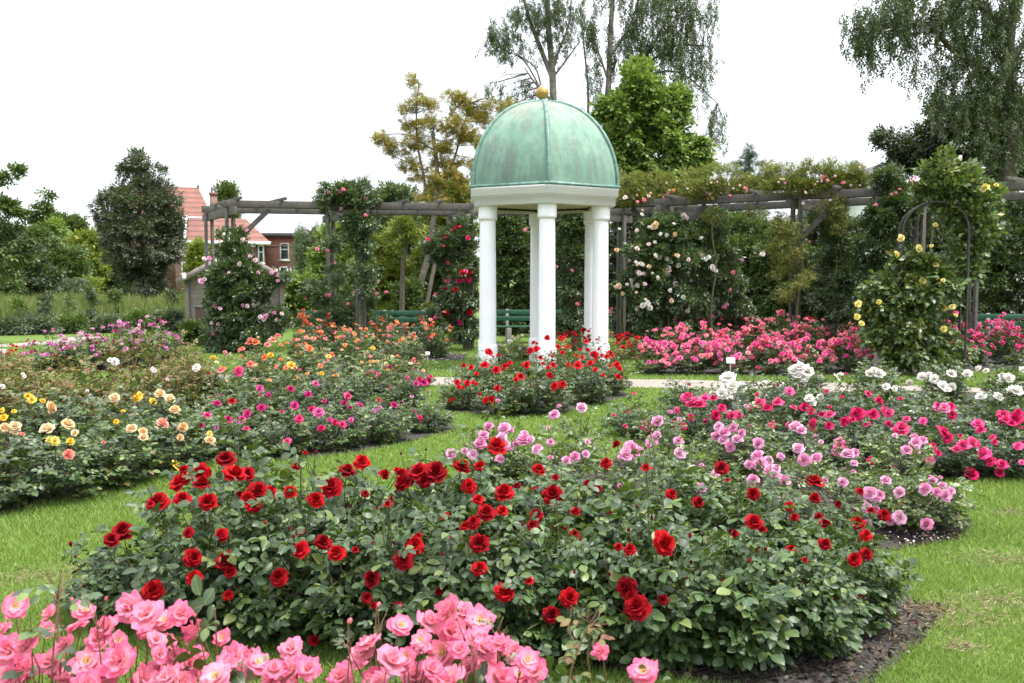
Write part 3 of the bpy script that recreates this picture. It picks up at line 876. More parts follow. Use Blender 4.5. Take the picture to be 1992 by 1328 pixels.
def pavilion():
    c = G(1054, 726); c[2] = 0
    d0 = 17.0; c = P(1054, 600, d0); c[2] = 0
    root = thing('pavilion', c, 'white open columned pavilion with green copper dome and gilt ball', 'pavilion')
    rot = R_(-90 + 2.5)
    ang = [rot + k * math.pi / 3 for k in range(6)]
    k_ = d0 / F
    Rr = 135.5 * k_ / math.cos(R_(30)); Rc = 105.5 * k_ / math.cos(R_(30))
    zs = 2.90
    for k, a in enumerate(ang):
        cc = (math.cos(a) * Rc, math.sin(a) * Rc, 0)
        sh = MB().lathe([(.146, .46), (.144, 1.2), (.138, 2.2), (.135, zs - .24)], cc, 40)
        o = sh.build('column', M['white_paint'], root, True)
        MB().lathe([(.174, 0), (.174, .42), (.170, .445), (.149, .48), (.05, .48)], cc, 8, rot0=a + R_(22.5)).build('column_base', M['white_paint'], o)
        MB().lathe([(.05, zs - .246), (.160, zs - .246), (.163, zs - .20), (.165, zs - .004)], cc, 40).build('capital', M['white_paint'], o, True)
    # entablature: stepped hexagonal ring
    def hexring(prof, name, mat, parent, bev=0):
        return MB().lathe([(r / 1.0, z) for r, z in prof], seg=6, rot0=rot).build(name, mat, parent, bevel=bev)
    e = hexring([(Rr - .42, zs), (Rr - .05, zs), (Rr - .05, zs + .13), (Rr - .03, zs + .132), (Rr - .03, zs + .155), (Rr + .005, zs + .16), (Rr + .005, zs + .265), (Rr + .02, zs + .275), (Rr + .02, zs + .298), (Rr - .3, zs + .30)], 'entablature', M['white_paint'], root)
    s = MB(); s.lathe([(.002, zs + .06), (Rr - .40, zs + .06)], seg=6, rot0=rot); s.build('ceiling', M['soffit'], root)
    hexring([(Rr - .45, zs + .02), (Rr - .40, zs - .004), (Rr - .16, zs - .004), (Rr - .16, zs + .02)], 'soffit_trim', M['soffit'], root)
    # copper rim and dome
    zr = zs + .300
    hexring([(Rr - .3, zr + .001), (Rr + .035, zr + .001), (Rr + .045, zr + .02), (Rr + .03, zr + .05), (Rr - .03, zr + .06), (Rr - .2, zr + .06)], 'copper_rim', M['copper_rib'], root)
    H = 1.56; n = 22
    prof = []
    for i in range(n + 1):
        q = i / n * math.pi / 2
        prof.append(((Rr - .025) * math.cos(q) ** .97 if i < n else .01, zr + .055 + H * math.sin(q)))
    dome = MB()
    for k in range(6):        # six curved sheets, slightly bowed between the ribs
        a0, a1 = ang[k], ang[k] + math.pi / 3
        nu = 9; V = []
        for r, z in prof:
            for u in range(nu):
                f = u / (nu - 1)
                p = np.array((math.cos(a0), math.sin(a0))) * (1 - f) + np.array((math.cos(a1), math.sin(a1))) * f
                p *= 1 + .035 * math.sin(f * math.pi)
                V.append((p[0] * r, p[1] * r, z))
        q = [(i * nu + j, i * nu + j + 1, (i + 1) * nu + j + 1, (i + 1) * nu + j) for i in range(n) for j in range(nu - 1)]
        dome.add(V, quads=q)
    dome.build('dome', M['copper'], root, True)
    for k in range(6):
        pts = [(math.cos(ang[k]) * (r + .012), math.sin(ang[k]) * (r + .012), z) for r, z in prof]
        MB().tube(pts, .034, 8).build('dome_rib', M['copper_rib'], root, True)
    zt = zr + .055 + H
    nk = MB().lathe([(.14, zt - .03), (.10, zt + .02), (.06, zt + .045), (.05, zt + .07)], seg=24).build('finial', M['copper_rib'], root, True)
    b = [(.118 * math.sin(t), zt + .165 - .118 * math.cos(t)) for t in np.linspace(.02, math.pi - .02, 20)]
    MB().lathe(b, seg=32).lathe([(.1185, zt + .158), (.1215, zt + .163), (.1215, zt + .168), (.1185, zt + .173)], seg=32).build('gilt_ball', M['gold'], nk, True)
    return c
PAV = pavilion()

# ------------------------------------------------------------------ pergola
def wood(name, col):
    m, t, b, out = newmat(name)
    tcn = t.nodes.new('ShaderNodeTexCoord'); mp = t.nodes.new('ShaderNodeMapping'); mp.inputs['Scale'].default_value = (3, 3, 1.2)
    t.links.new(tcn.outputs['Object'], mp.inputs['Vector'])
    f = noise(t, 6, 6, .7, vec=mp.outputs['Vector']); g = noise(t, 1.3, 4)
    c = ramp(t, f, [(.25, tuple(x * .5 for x in col)), (.5, col), (.8, tuple(x * 1.5 for x in col))])
    c = mixc(t, ramp(t, g, [(.5, (0, 0, 0)), (.75, (.4, .4, .4))]), c, (.10, .11, .06))
    t.links.new(c, b.inputs['Base Color']); b.inputs['Roughness'].default_value = .85
    bump(t, b, f, .4, .01)
    return m
M['wood'] = wood('weathered_wood', (.085, .076, .068))
M['shed_wood'] = wood('shed_wood', (.21, .175, .165))
PERG_TOP = 3.2
def at_height(px, py, z):
    r = ray(px, py)
    return np.array((0, 0, CAMZ)) + r * ((z - CAMZ) / r[2])
PF = [at_height(px, py, PERG_TOP) for px, py in ((447, 403), (700, 407), (912, 409), (1122, 408), (1300, 400), (1550, 388), (1790, 378), (2060, 366))]
PRx = (410, 645, 880, 1208, 1390, 1620, 1890, 2190)
PR = []
for f, px in zip(PF, PRx):
    y = f[1] + 1.6
    PR.append(np.array(((px - CX) / F * y, y, PERG_TOP)))
def pergola():
    root = thing('pergola', (PF[3][0], PF[3][1], 0), 'long curved weathered timber pergola behind the domed pavilion', 'pergola')
    o3 = np.array((PF[3][0], PF[3][1], 0))
    for f, r in zip(PF, PR):
        rad = norm((r - f) * (1, 1, 0)); tan = np.array((-rad[1], rad[0], 0))
        for p in (f, r):
            mb = MB()
            b = p - o3
            for s in (-1, 1):
                q = b + tan * s * .072
                mb.bar((q[0], q[1], .0), (q[0], q[1], PERG_TOP - .02), .055, .13, rad)
            mb.bar((b[0], b[1], 0.0), (b[0], b[1], .9), .08, .10, rad)
            mb.build('post', M['wood'], root, bevel=.004)
        # cross beam on the posts and rafter on top
        a = f - rad * .45 - o3; e = r + rad * .45 - o3
        MB().bar(a + (0, 0, -.10), e + (0, 0, -.10), .085, .17).build('cross_beam', M['wood'], root, bevel=.004)
    for L in (PF, PR):
        for k in range(len(L) - 1):
            a, b = L[k] - o3, L[k + 1] - o3
            t = norm(b - a)
            mb = MB()
            if k == 0: a = a - t * .15
            side = np.array((-t[1], t[0], 0)) * .095
            for s in (-1, 1):
                mb.bar(a + side * s + (0, 0, .075), b + side * s + (0, 0, .075), .045, .15)
            mb.build('long_beam', M['wood'], root, bevel=.004)
            if k in (0, 3, 4, 5) and L is PF:
                t2 = t
                for s, e in (((L[k] - o3), 1), ((L[k + 1] - o3), -1)):
                    if (e == -1) != (k == 3) and k != 5: continue
                    MB().bar(s + (0, 0, -.80) + t2 * e * .06, s + (0, 0, -.02) + t2 * e * .85, .05, .11).build('brace', M['wood'], root, bevel=.003)
    for k in range(len(PF) - 1):
        for j in range(3):
            f = (j + .15) / 3
            a = PF[k] * (1 - f) + PF[k + 1] * f; b = PR[k] * (1 - f) + PR[k + 1] * f
            rad = norm(b - a)
            MB().bar(a - rad * .40 - o3 + (0, 0, .185), b + rad * .40 - o3 + (0, 0, .185), .05, .065).build('rafter', M['wood'], root, bevel=.004)
pergola()

# ------------------------------------------------------------------ shed behind the pergola's end
def clapboard():
    m, t, b, out = newmat('clapboard')
    tcn = t.nodes.new('ShaderNodeTexCoord'); sx = t.nodes.new('ShaderNodeSeparateXYZ'); t.links.new(tcn.outputs['Object'], sx.inputs[0])
    md = t.nodes.new('ShaderNodeMath'); md.operation = 'FRACT'
    ml = t.nodes.new('ShaderNodeMath'); ml.operation = 'MULTIPLY'; ml.inputs[1].default_value = 7.5
    t.links.new(sx.outputs['Z'], ml.inputs[0]); t.links.new(ml.outputs[0], md.inputs[0])
    f = noise(t, 5, 6, .7)
    c = ramp(t, f, [(.3, (.16, .13, .125)), (.7, (.30, .26, .25))])
    c = mixc(t, ramp(t, md.outputs[0], [(.0, (1, 1, 1)), (.09, (0, 0, 0))]), c, (.07, .055, .05))
    t.links.new(c, b.inputs['Base Color']); b.inputs['Roughness'].default_value = .85
    bump(t, b, md.outputs[0], .5, .02)
    return m
def shed():
    d = 28.0
    c = P(458, 600, d); c[2] = 0; ph = math.atan2(-c[0], c[1]); c += np.array((-math.sin(ph), math.cos(ph), 0)) * 1.5
    root = thing('shed', c, 'grey timber shed with brown hatches behind the climbing rose', 'shed')
    root.rotation_euler = (0, 0, ph)
    hw, hd, ze, zr = 1.42, 1.5, 1.66, 2.42
    cl = clapboard()
    mb = MB()
    V = [(-hw, -hd, 0), (hw, -hd, 0), (hw, -hd, ze), (0, -hd, zr), (-hw, -hd, ze), (-hw, hd, 0), (hw, hd, 0), (hw, hd, ze), (0, hd, zr), (-hw, hd, ze)]
    mb.add(V, tris=[(2, 3, 4), (7, 9, 8)], quads=[(0, 1, 2, 4), (6, 5, 9, 7), (1, 6, 7, 2), (5, 0, 4, 9)])
    mb.build('wall', cl, root)
    for s in (-1, 1):
        sl = np.array((s * (hw + .22), 0, ze - .08)); tp = np.array((0, 0, zr + .06))
        mb = MB()
        mb.bar(sl + (0, 0, 0), tp, 2 * hd + .8, .07, (0, 0, 1))
        r = mb.build('roof', plain('shed_roof', (.12, .11, .105), .9, .3, 6, .3), root)
        MB().bar(sl + (0, -hd - .42, -.03), tp + (0, -hd - .42, -.03), .03, .17).build('bargeboard', M['shed_wood'], r)
    br = plain('hatch_brown', (.045, .018, .014), .5, .2, 10)
    for x0, x1 in ((-1.15, -.62), (.90, 1.32)):
        mb = MB().box(((x0 + x1) / 2, -hd - .02, .40), (x1 - x0, .04, .78))
        h = mb.build('hatch', br, root, bevel=.005)
        MB().box(((x0 + x1) / 2, -hd - .035, .82), (x1 - x0 + .1, .09, .05)).build('lintel', M['shed_wood'], h)
    for x in (-hw + .05, hw - .05):
        MB().box((x, -hd - .02, ze / 2), (.12, .045, ze)).build('corner_board', M['shed_wood'], root)
    s = MB().box((1.18, -hd - .03, 1.50), (.15, .03, .10)).build('notice', plain('notice_green', (.06, .28, .20), .5, .1, 4), root)
    MB().box((1.18, -hd - .048, 1.505), (.10, .006, .018)).build('notice_line', M['white_paint'], s)
    MB().box((-1.42, -hd - .46, 1.70), (.10, .03, .14)).build('house_number', M['white_paint'], root)
shed()

# ------------------------------------------------------------------ houses far behind
def brick(name, a, b_, mort, scale):
    m, t, b, out = newmat(name)
    tcn = t.nodes.new('ShaderNodeTexCoord'); mp = t.nodes.new('ShaderNodeMapping')
    mp.inputs['Rotation'].default_value = (R_(90), 0, 0); t.links.new(tcn.outputs['Object'], mp.inputs['Vector'])
    br = t.nodes.new('ShaderNodeTexBrick'); br.inputs['Scale'].default_value = scale
    br.inputs['Color1'].default_value = (*a, 1); br.inputs['Color2'].default_value = (*b_, 1); br.inputs['Mortar'].default_value = (*mort, 1)
    br.inputs['Mortar Size'].default_value = .012
    t.links.new(mp.outputs['Vector'], br.inputs['Vector'])
    c = mixc(t, .4, br.outputs['Color'], ramp(t, noise(t, .7, 5), [(.3, tuple(x * .8 for x in a)), (.7, tuple(x * 1.2 for x in b_))]))
    t.links.new(c, b.inputs['Base Color']); b.inputs['Roughness'].default_value = .9
    return m
def tiles():
    m, t, b, out = newmat('roof_tiles')
    tcn = t.nodes.new('ShaderNodeTexCoord'); sx = t.nodes.new('ShaderNodeSeparateXYZ'); t.links.new(tcn.outputs['Object'], sx.inputs[0])
    ml = t.nodes.new('ShaderNodeMath'); ml.operation = 'MULTIPLY'; ml.inputs[1].default_value = 1.9
    md = t.nodes.new('ShaderNodeMath'); md.operation = 'FRACT'
    t.links.new(sx.outputs['Z'], ml.inputs[0]); t.links.new(ml.outputs[0], md.inputs[0])
    f = noise(t, 1.2, 6, .7)
    c = ramp(t, f, [(.3, (.145, .055, .040)), (.7, (.215, .088, .062))])
    c = mixc(t, ramp(t, md.outputs[0], [(0, (1, 1, 1)), (.36, (0, 0, 0))]), c, (.06, .028, .024))
    t.links.new(c, b.inputs['Base Color']); b.inputs['Roughness'].default_value = .8
    bump(t, b, md.outputs[0], .6, .08)
    return m
M['brick'] = brick('brick', (.16, .085, .07), (.21, .115, .09), (.25, .21, .18), 2.5)
M['brick_red'] = brick('brick_red', (.24, .11, .08), (.29, .14, .105), (.30, .25, .21), 2.5)
M['tiles'] = tiles()
M['glass'] = plain('glass', (.03, .04, .05), .08, .2, 2)
M['render_white'] = plain('render_white', (.66, .67, .70), .8, .06, 2)
M['dark_roof'] = plain('dark_roof', (.07, .072, .08), .8, .2, 2)
def window(parent, c, wdt, hgt, bars=1):
    """window in a wall facing -Y; c = centre on the wall face"""
    c = np.array(c)
    mb = MB(); f = .10
    mb.box(c + (0, -.03, hgt / 2 - f / 2), (wdt, .12, f)).box(c + (0, -.03, -hgt / 2 + f / 2), (wdt, .12, f))
    mb.box(c + (-wdt / 2 + f / 2, -.03, 0), (f, .12, hgt - 2 * f)).box(c + (wdt / 2 - f / 2, -.03, 0), (f, .12, hgt - 2 * f))
    if bars: mb.box(c + (0, -.02, hgt * .12), (wdt - 2 * f, .08, .07))
    o = mb.build('window', M['render_white'], parent)
    MB().box(c + (0, -.005, 0), (wdt - 2 * f, .03, hgt - 2 * f)).build('pane', M['glass'], o)
    MB().box(c + (0, -.07, -hgt / 2 - .05), (wdt + .2, .22, .09)).build('sill', M['render_white'], o)
def houses():
    d = 88.0
    def X(px, dd=d): return (px - CX) / F * dd
    def Z(py, dd=d): return P(996, py, dd)[2]
    root = thing('brick_house', (X(420), d, 0), 'brick house with red tiled roofs and chimney behind the dark tree', 'house')
    ph = math.atan2(-X(420), d); co = math.cos(ph)
    root.rotation_euler = (0, 0, ph)                 # its front faces the garden
    def XL(px, ly): return co * (d + ly * co) * (px - 420) / F
    def ZL(py, ly): return P(996, py, d + ly * co)[2]
    # taller rear block: roof hipped on the right
    x0, x1 = XL(240, 0), XL(412, 0); ze, zr = ZL(424, 0), ZL(365, 4)
    MB().box(((x0 + x1) / 2, 4.2, ze / 2), (x1 - x0, 8, ze)).build('wall', M['brick'], root)
    xr = XL(391, 4)
    V = [(x0 - .3, -.3, ze), (x1 + .3, -.3, ze), (x1 + .3, 8.7, ze), (x0 - .3, 8.7, ze), (x0 - .3, 4.2, zr), (xr, 4.2, zr)]
    roof = MB().add(V, quads=[(0, 1, 5, 4), (2, 3, 4, 5)], tris=[(1, 2, 5), (3, 0, 4)]).build('roof', M['tiles'], root)
    MB().box(((x0 + x1) / 2, -.40, ze - .15), (x1 - x0 + .7, .2, .42)).build('gutter', M['render_white'], root)
    MB().lathe([(.10, zr - .1), (.12, zr + .12), (.03, zr + .3), (.01, zr + .55)], (xr, 4.2, 0), 8).build('roof_finial', M['dark_roof'], roof)
    cx, cy = XL(420, -1.2), -1.2
    z0, z1 = ZL(425, cy), ZL(379, cy)
    ch = MB().box((cx, cy, (z0 + z1) / 2), (.66, .66, z1 - z0)).build('chimney', M['brick'], root)
    MB().box((cx, cy, z1 + .10), (.80, .80, .20)).build('chimney_cap', M['brick'], ch)
    for s in (-.15, .15):
        MB().lathe([(.10, z1 + .2), (.09, ZL(363, cy)), (.01, ZL(363, cy))], (cx + s, cy, 0), 10).build('chimney_pot', M['dark_roof'], ch)
    # lower front block
    y0 = -9.0
    xa, xb = XL(374, y0), XL(519, y0); ze2, zr2 = ZL(469, y0), ZL(424, y0 / 2)
    MB().box(((xa + xb) / 2, y0 / 2 + .1, ze2 / 2), (xb - xa, -y0 - .2, ze2)).build('wall', M['brick'], root)
    V = [(xa - .3, y0 - .3, ze2), (xb + .4, y0 - .3, ze2), (xb + .4, -.4, ze2), (xa - .3, -.4, ze2), (xa - .3, y0 / 2, zr2), (XL(482, y0 / 2), y0 / 2, zr2)]
    MB().add(V, quads=[(0, 1, 5, 4), (2, 3, 4, 5)], tris=[(1, 2, 5), (3, 0, 4)]).build('roof', M['tiles'], root)
    MB().box(((xa + xb) / 2, y0 - .40, ze2 - .12), (xb - xa + .95, .2, .28)).build('gutter', M['render_white'], root)
    MB().bar((xa - .45, y0 - .35, ze2 + .1), (xa - .45, y0 / 2, zr2 + .12), .2, .2).build('bargeboard', M['render_white'], root)
    window(root, (XL(517, y0) - .25, y0 + .2, ZL(493, y0)), .5, 1.55, 1)
    window(root, (XL(440, y0), y0 + .2, ZL(493, y0)), .9, 1.5, 1)
    # bay with railing at the left
    bx = XL(364, y0)
    MB().box((bx - .1, y0 + 1.5, ZL(499, y0) / 2), (1.5, 2.4, ZL(499, y0))).build('bay', M['brick'], root)
    MB().box((bx - .1, y0 + 1.5, ZL(499, y0) + .06), (1.9, 2.8, .26)).build('bay_roof', M['render_white'], root)
    rl = MB()
    for k in range(7): rl.box((bx - .85 + k * .25, y0 + .2, ZL(489, y0)), (.05, .05, .7))
    rl.box((bx - .1, y0 + .2, ZL(489, y0) + .38), (1.7, .07, .07)); rl.build('railing', M['render_white'], root)
    window(root, (XL(362, y0), y0 + .3, ZL(521, y0)), .55, 1.0, 0)
    # flat roofed brick building to the right
    r2 = thing('flat_roofed_building', (X(590), d, 0), 'flat roofed red brick building with white framed windows left of the willow', 'building')
    o2 = X(590); xa, xb = X(505), X(700); zt = Z(460)
    MB().box(((xa + xb) / 2 - o2, 5.1, zt / 2), (xb - xa, 10, zt)).build('wall', M['brick_red'], r2)
    MB().box(((xa + xb) / 2 - o2 - .2, 5.0, zt + .17), (xb - xa + 1.2, 11, .33)).build('roof', M['dark_roof'], r2)
    window(r2, (X(555) - o2, .1, Z(489)), .85, 1.6)
    window(r2, (X(575) - o2, .1, Z(533)), .85, 1.4, 0)
    window(r2, (X(553) - o2, .1, Z(533)), .8, 1.4, 0)
    window(r2, (X(622) - o2, .1, Z(489)), .85, 1.6)
    MB().box(((xa + xb) / 2 - o2, .05, Z(478)), (xb - xa, .12, .1)).build('string_course', plain('stone_band', (.34, .28, .2), .8), r2)
    # white gable on the right
    d3 = 48.0; o3 = X(1712, d3)
    r3 = thing('white_house', (o3, d3, 0), 'pale gabled house half hidden behind vines and the dark tree', 'house')
    ze, zr = Z(395, d3), Z(322, d3); hw = 1.9
    mb = MB()
    V = [(-hw, 0, 0), (hw, 0, 0), (hw, 0, ze), (0, 0, zr), (-hw, 0, ze), (-hw, 8, 0), (hw, 8, 0), (hw, 8, ze), (0, 8, zr), (-hw, 8, ze)]
    mb.add(V, tris=[(2, 3, 4), (7, 9, 8)], quads=[(0, 1, 2, 4), (6, 5, 9, 7), (1, 6, 7, 2), (5, 0, 4, 9)])
    mb.build('wall', M['render_white'], r3)
    for s in (-1, 1):
        MB().bar((s * (hw + .25), 4, ze - .35), (0, 4, zr + .09), 8.6, .12).build('roof', M['dark_roof'], r3)
    window(r3, (-.4, -.0, Z(420, d3)), .9, 1.2)
    # low white-roofed outbuilding far left
    d4 = 58.0
    r4 = thing('outbuilding', (X(30, d4), d4, 0), 'low outbuilding with a flat white roof edge far left beyond the meadow', 'building')
    MB().box((0, 1.6, Z(545, d4) / 2), (X(60, d4) - X(-40, d4), 3, Z(545, d4))).build('wall', plain('outbuilding_wall', (.08, .10, .07), .8), r4)
    MB().box((0, 1.5, Z(542, d4)), (X(66, d4) - X(-46, d4), 3.5, .16)).build('roof', M['render_white'], r4)
houses()

# ------------------------------------------------------------------ benches, plant labels, arch
M['bench_green'] = plain('bench_green', (.022, .095, .056), .6, .2, 6)
M['concrete'] = plain('concrete', (.30, .29, .27), .9, .2, 12, .3)
def bench(px, dd, wdt, face, label):
    c = P(px, 560, dd); c[2] = 0
    root = thing('garden_bench', c, label, 'bench', 'green slatted benches round the garden')
    root.rotation_euler = (0, 0, face)
    b = MB()
    for z, yy in ((.78, .24), (.62, .21)):
        b.box((0, yy, z), (wdt, .035, .125))
    b.build('backrest', M['bench_green'], root, bevel=.006)
    s = MB()
    for y in (-.22, -.09, .04): s.box((0, y, .43), (wdt, .11, .035))
    s.build('seat', M['bench_green'], root, bevel=.006)
    for x in (-wdt / 2 + .3, wdt / 2 - .3):
        l = MB().box((x, -.09, .20), (.12, .40, .41)).bar((x, .19, .40), (x, .265, .86), .08, .05, (0, 1, 0))
        l.build('leg', M['concrete'], root, bevel=.01)
bench(640, 23.0, 1.6, 0, 'green slatted bench nearest the climbing rose on the left')
bench(783, 22.8, 1.55, 0, 'green slatted bench left of the pavilion, right of the climber-clad post')
bench(1030, 23.6, 1.7, R_(6), 'green slatted bench seen between the white columns')
bench(1985, 20.5, 1.75, R_(-14), 'green slatted bench right of the yellow rose arch')
M['label_white'] = plain('label_white', (.74, .75, .76), .5, .05, 5)
M['label_post'] = plain('label_post', (.45, .46, .47), .5, .1, 5, 0, .5, .6)
M['ink'] = plain('ink', (.12, .12, .13), .6)
def plant_label(px, py, ground_y, wpx, label, rot=0):
    g = G(px, ground_y); k = g[1] / F
    zc = P(px, py, g[1])[2]
    root = thing('plant_label', g, label, 'plant label', 'white plant labels beside the beds')
    root.rotation_euler = (0, 0, rot)
    ww = wpx * k; hh = ww * .68
    mb = MB().box((0, 0, zc), (ww, .012, hh), np.array(Euler((R_(-14), 0, 0)).to_matrix()))
    p = mb.build('plate', M['label_white'], root, bevel=.003)
    ik = MB()
    for q in (.12, -.08):
        ik.box((0, -.0085 - q * hh * .24, zc + q * hh), (ww * .55, .002, hh * .05), np.array(Euler((R_(-14), 0, 0)).to_matrix()))
    ik.build('lettering', M['ink'], p)
    MB().bar((0, .014, 0), (0, .014, zc), .016, .016, (0, 1, 0)).build('stake', M['label_post'], root)
plant_label(1421, 701, 735, 17, 'white plant label on a stake before the big coral pink bed')
plant_label(148, 690, 722, 14, 'white plant label in front of the mauve roses', R_(10))
plant_label(832, 687, 722, 9, 'small white plant label right of the orange roses')
plant_label(992, 664, 690, 10, 'small white plant label between the white columns')
plant_label(5, 684, 722, 16, 'white plant label at the left edge beside red seed heads')

M['iron'] = plain('iron', (.030, .026, .024), .5, .3, 20, .1)
ARCH_D = 15.6
def arch():
    c = P(1812, 560, ARCH_D); c[2] = 0
    root = thing('rose_arch', c, 'dark metal hoop arch half covered by yellow climbing roses', 'arch')
    root.rotation_euler = (0, 0, R_(-16))
    hw = .50; zs = P(1800, 450, ARCH_D)[2]; 
    for y in (-.28, .28):
        pts = [(-hw, y, 0), (-hw, y, zs * .5), (-hw, y, zs)]
        pts += [(-hw * math.cos(t), y, zs + hw * math.sin(t) * .95) for t in np.linspace(.15, math.pi - .15, 18)]
        pts += [(hw, y, zs), (hw, y, zs * .5), (hw, y, 0)]
        MB().tube(pts, .021, 8).build('hoop', M['iron'], root, True)
    n = 7
    for k in range(n):
        t = .25 + (math.pi - .5) * k / (n - 1)
        MB().tube([(-hw * math.cos(t), -.28, zs + hw * .95 * math.sin(t)), (-hw * math.cos(t), .28, zs + hw * .95 * math.sin(t))], .008, 5).build('crossbar', M['iron'], root)
    for s in (-1, 1):
        for z in (.35, .8, 1.25, 1.7):
            MB().tube([(s * hw, -.28, z), (s * hw, .28, z)], .008, 5).build('crossbar', M['iron'], root)
arch()

# ================================================================== ROSE BEDS
# ---- near bed of dark red roses
A = bed([('front row', [(265, 1195, .70, .42), (420, 1212, .8, .66), (590, 1230, .78, .62), (760, 1240, .8, .63), (930, 1250, .8, .62), (1100, 1258, .8, .60), (1270, 1264, .8, .60), (1425, 1268, .82, .58), (1535, 1262, .66, .54), (1640, 1212, .55, .48)]),
         ('back row', [(480, 1120, .8, .70), (680, 1125, .8, .66), (880, 1120, .85, .68), (1080, 1120, .85, .64), (1280, 1120, .85, .60), (1470, 1120, .82, .56), (1600, 1128, .62, .48)])],
        'dark red rose bush', 'of near bed', 'dark red rose bushes of the near bed', 'rose_leaf_near', 1, NEARP)
RED = [(440, 897, 40), (456, 928, 47), (481, 923, 30), (393, 923, 42), (394, 946, 38), (353, 944, 42), (311, 980, 44), (356, 973, 32), (406, 980, 42), (499, 959, 42), (520, 965, 40), (494, 985, 38), (479, 970, 28), (240, 1037, 40), (218, 1052, 34), (140, 1063, 20, 'b'), (149, 1086, 14, 'b'), (361, 915, 22), (332, 1004, 16, 'b'), (367, 1037, 22), (431, 1039, 26), (376, 1085, 40), (445, 1092, 44), (451, 1113, 26), (379, 1125, 36), (300, 1148, 44), (446, 1157, 22), (545, 1122, 38), (565, 961, 32), (576, 908, 20), (518, 1021, 18, 'b'), (562, 1033, 20, 'b'), (571, 1049, 18, 'b'), (585, 1070, 36), (417, 1075, 12, 'b'),
       (963, 874, 44), (704, 903, 36), (675, 920, 36), (646, 950, 44), (613, 975, 34), (625, 937, 28), (615, 885, 20, 'b'), (745, 925, 26), (784, 925, 30), (789, 942, 40), (818, 923, 46), (848, 921, 44), (828, 937, 34), (898, 910, 34), (933, 910, 26), (911, 947, 32), (978, 961, 42), (930, 974, 24), (946, 1001, 40), (976, 996, 26), (921, 1019, 30), (906, 1026, 24), (1048, 916, 28), (1007, 947, 18), (1076, 966, 44), (1045, 1006, 32), (1015, 1024, 16, 'b'), (1038, 1024, 26), (737, 994, 16, 'b'), (679, 989, 12, 'b'), (627, 1056, 34), (658, 1078, 38), (724, 1060, 16, 'b'), (692, 1070, 16), (806, 1062, 40), (784, 1090, 40), (933, 1060, 46), (864, 1080, 18, 'b'), (933, 1107, 34), (725, 1125, 40), (715, 1162, 22), (604, 1147, 14, 'b'), (981, 1152, 44), (1024, 1181, 18, 'b'), (1107, 1162, 38), (1074, 1195, 38), (782, 886, 13, 'b'), (829, 878, 12, 'b'), (728, 1177, 16), (710, 961, 16), (972, 1098, 10, 'b'), (1098, 1031, 16, 'b'), (1075, 1029, 14, 'b'),
       (1200, 866, 18), (1177, 903, 24), (1141, 942, 18), (1161, 952, 18), (1119, 998, 22), (1129, 1053, 18, 'b'), (1240, 990, 12, 'b'), (1268, 1012, 20, 'b'), (1225, 1036, 20, 'b'), (1291, 1060, 50), (1314, 1071, 14, 'b'), (1341, 1047, 21, 'b'), (1227, 1071, 28), (1204, 1065, 18), (1184, 1121, 20, 'b'), (1222, 1144, 44), (1240, 1180, 52), (1343, 1098, 17, 'b'), (1458, 1096, 20, 'b'), (1466, 1019, 38), (1483, 1032, 20), (1405, 914, 32), (1356, 978, 26), (1305, 962, 22), (1466, 962, 28), (1580, 942, 40), (1533, 985, 20), (1584, 970, 24), (1420, 1037, 20, 'b'), (1489, 1072, 17, 'b'), (1172, 1075, 12, 'b'), (1118, 1116, 16, 'b'), (1333, 1128, 10, 'b'), (1545, 1006, 18), (1405, 1088, 9, 'b'), (1101, 1033, 14, 'b'),
       (1606, 1021, 24), (1666, 1019, 32), (1684, 1043, 26), (1648, 1010, 15, 'b'), (1603, 1061, 28), (1684, 1079, 28), (1663, 1089, 30), (1717, 1003, 26), (1671, 958, 20), (1630, 982, 16), (1593, 1006, 18), (1582, 971, 22), (1564, 1090, 14), (1663, 1137, 14, 'b'), (1764, 1195, 13, 'b'), (1782, 1214, 15, 'b'), (1663, 997, 16, 'b'), (610, 1243, 24), (1222, 1213, 16, 'b'), (1292, 1207, 10, 'b'), (1447, 1230, 10, 'b'), (1482, 1214, 9, 'b')]
place(A, RED, 'full', 'p_red', 1, 'p_darkbud', scale=1.08)
for b in A:
    sprinkle(b, 6, 'bud', ['p_darkbud'], .013, 1, .5, 'p_darkbud')
    b['tips'] = b['tips'][::2]
    sprinkle(b, 3, 'loose', ['p_red'], .026, .2, .35, 'p_darkbud')
    finish(b)

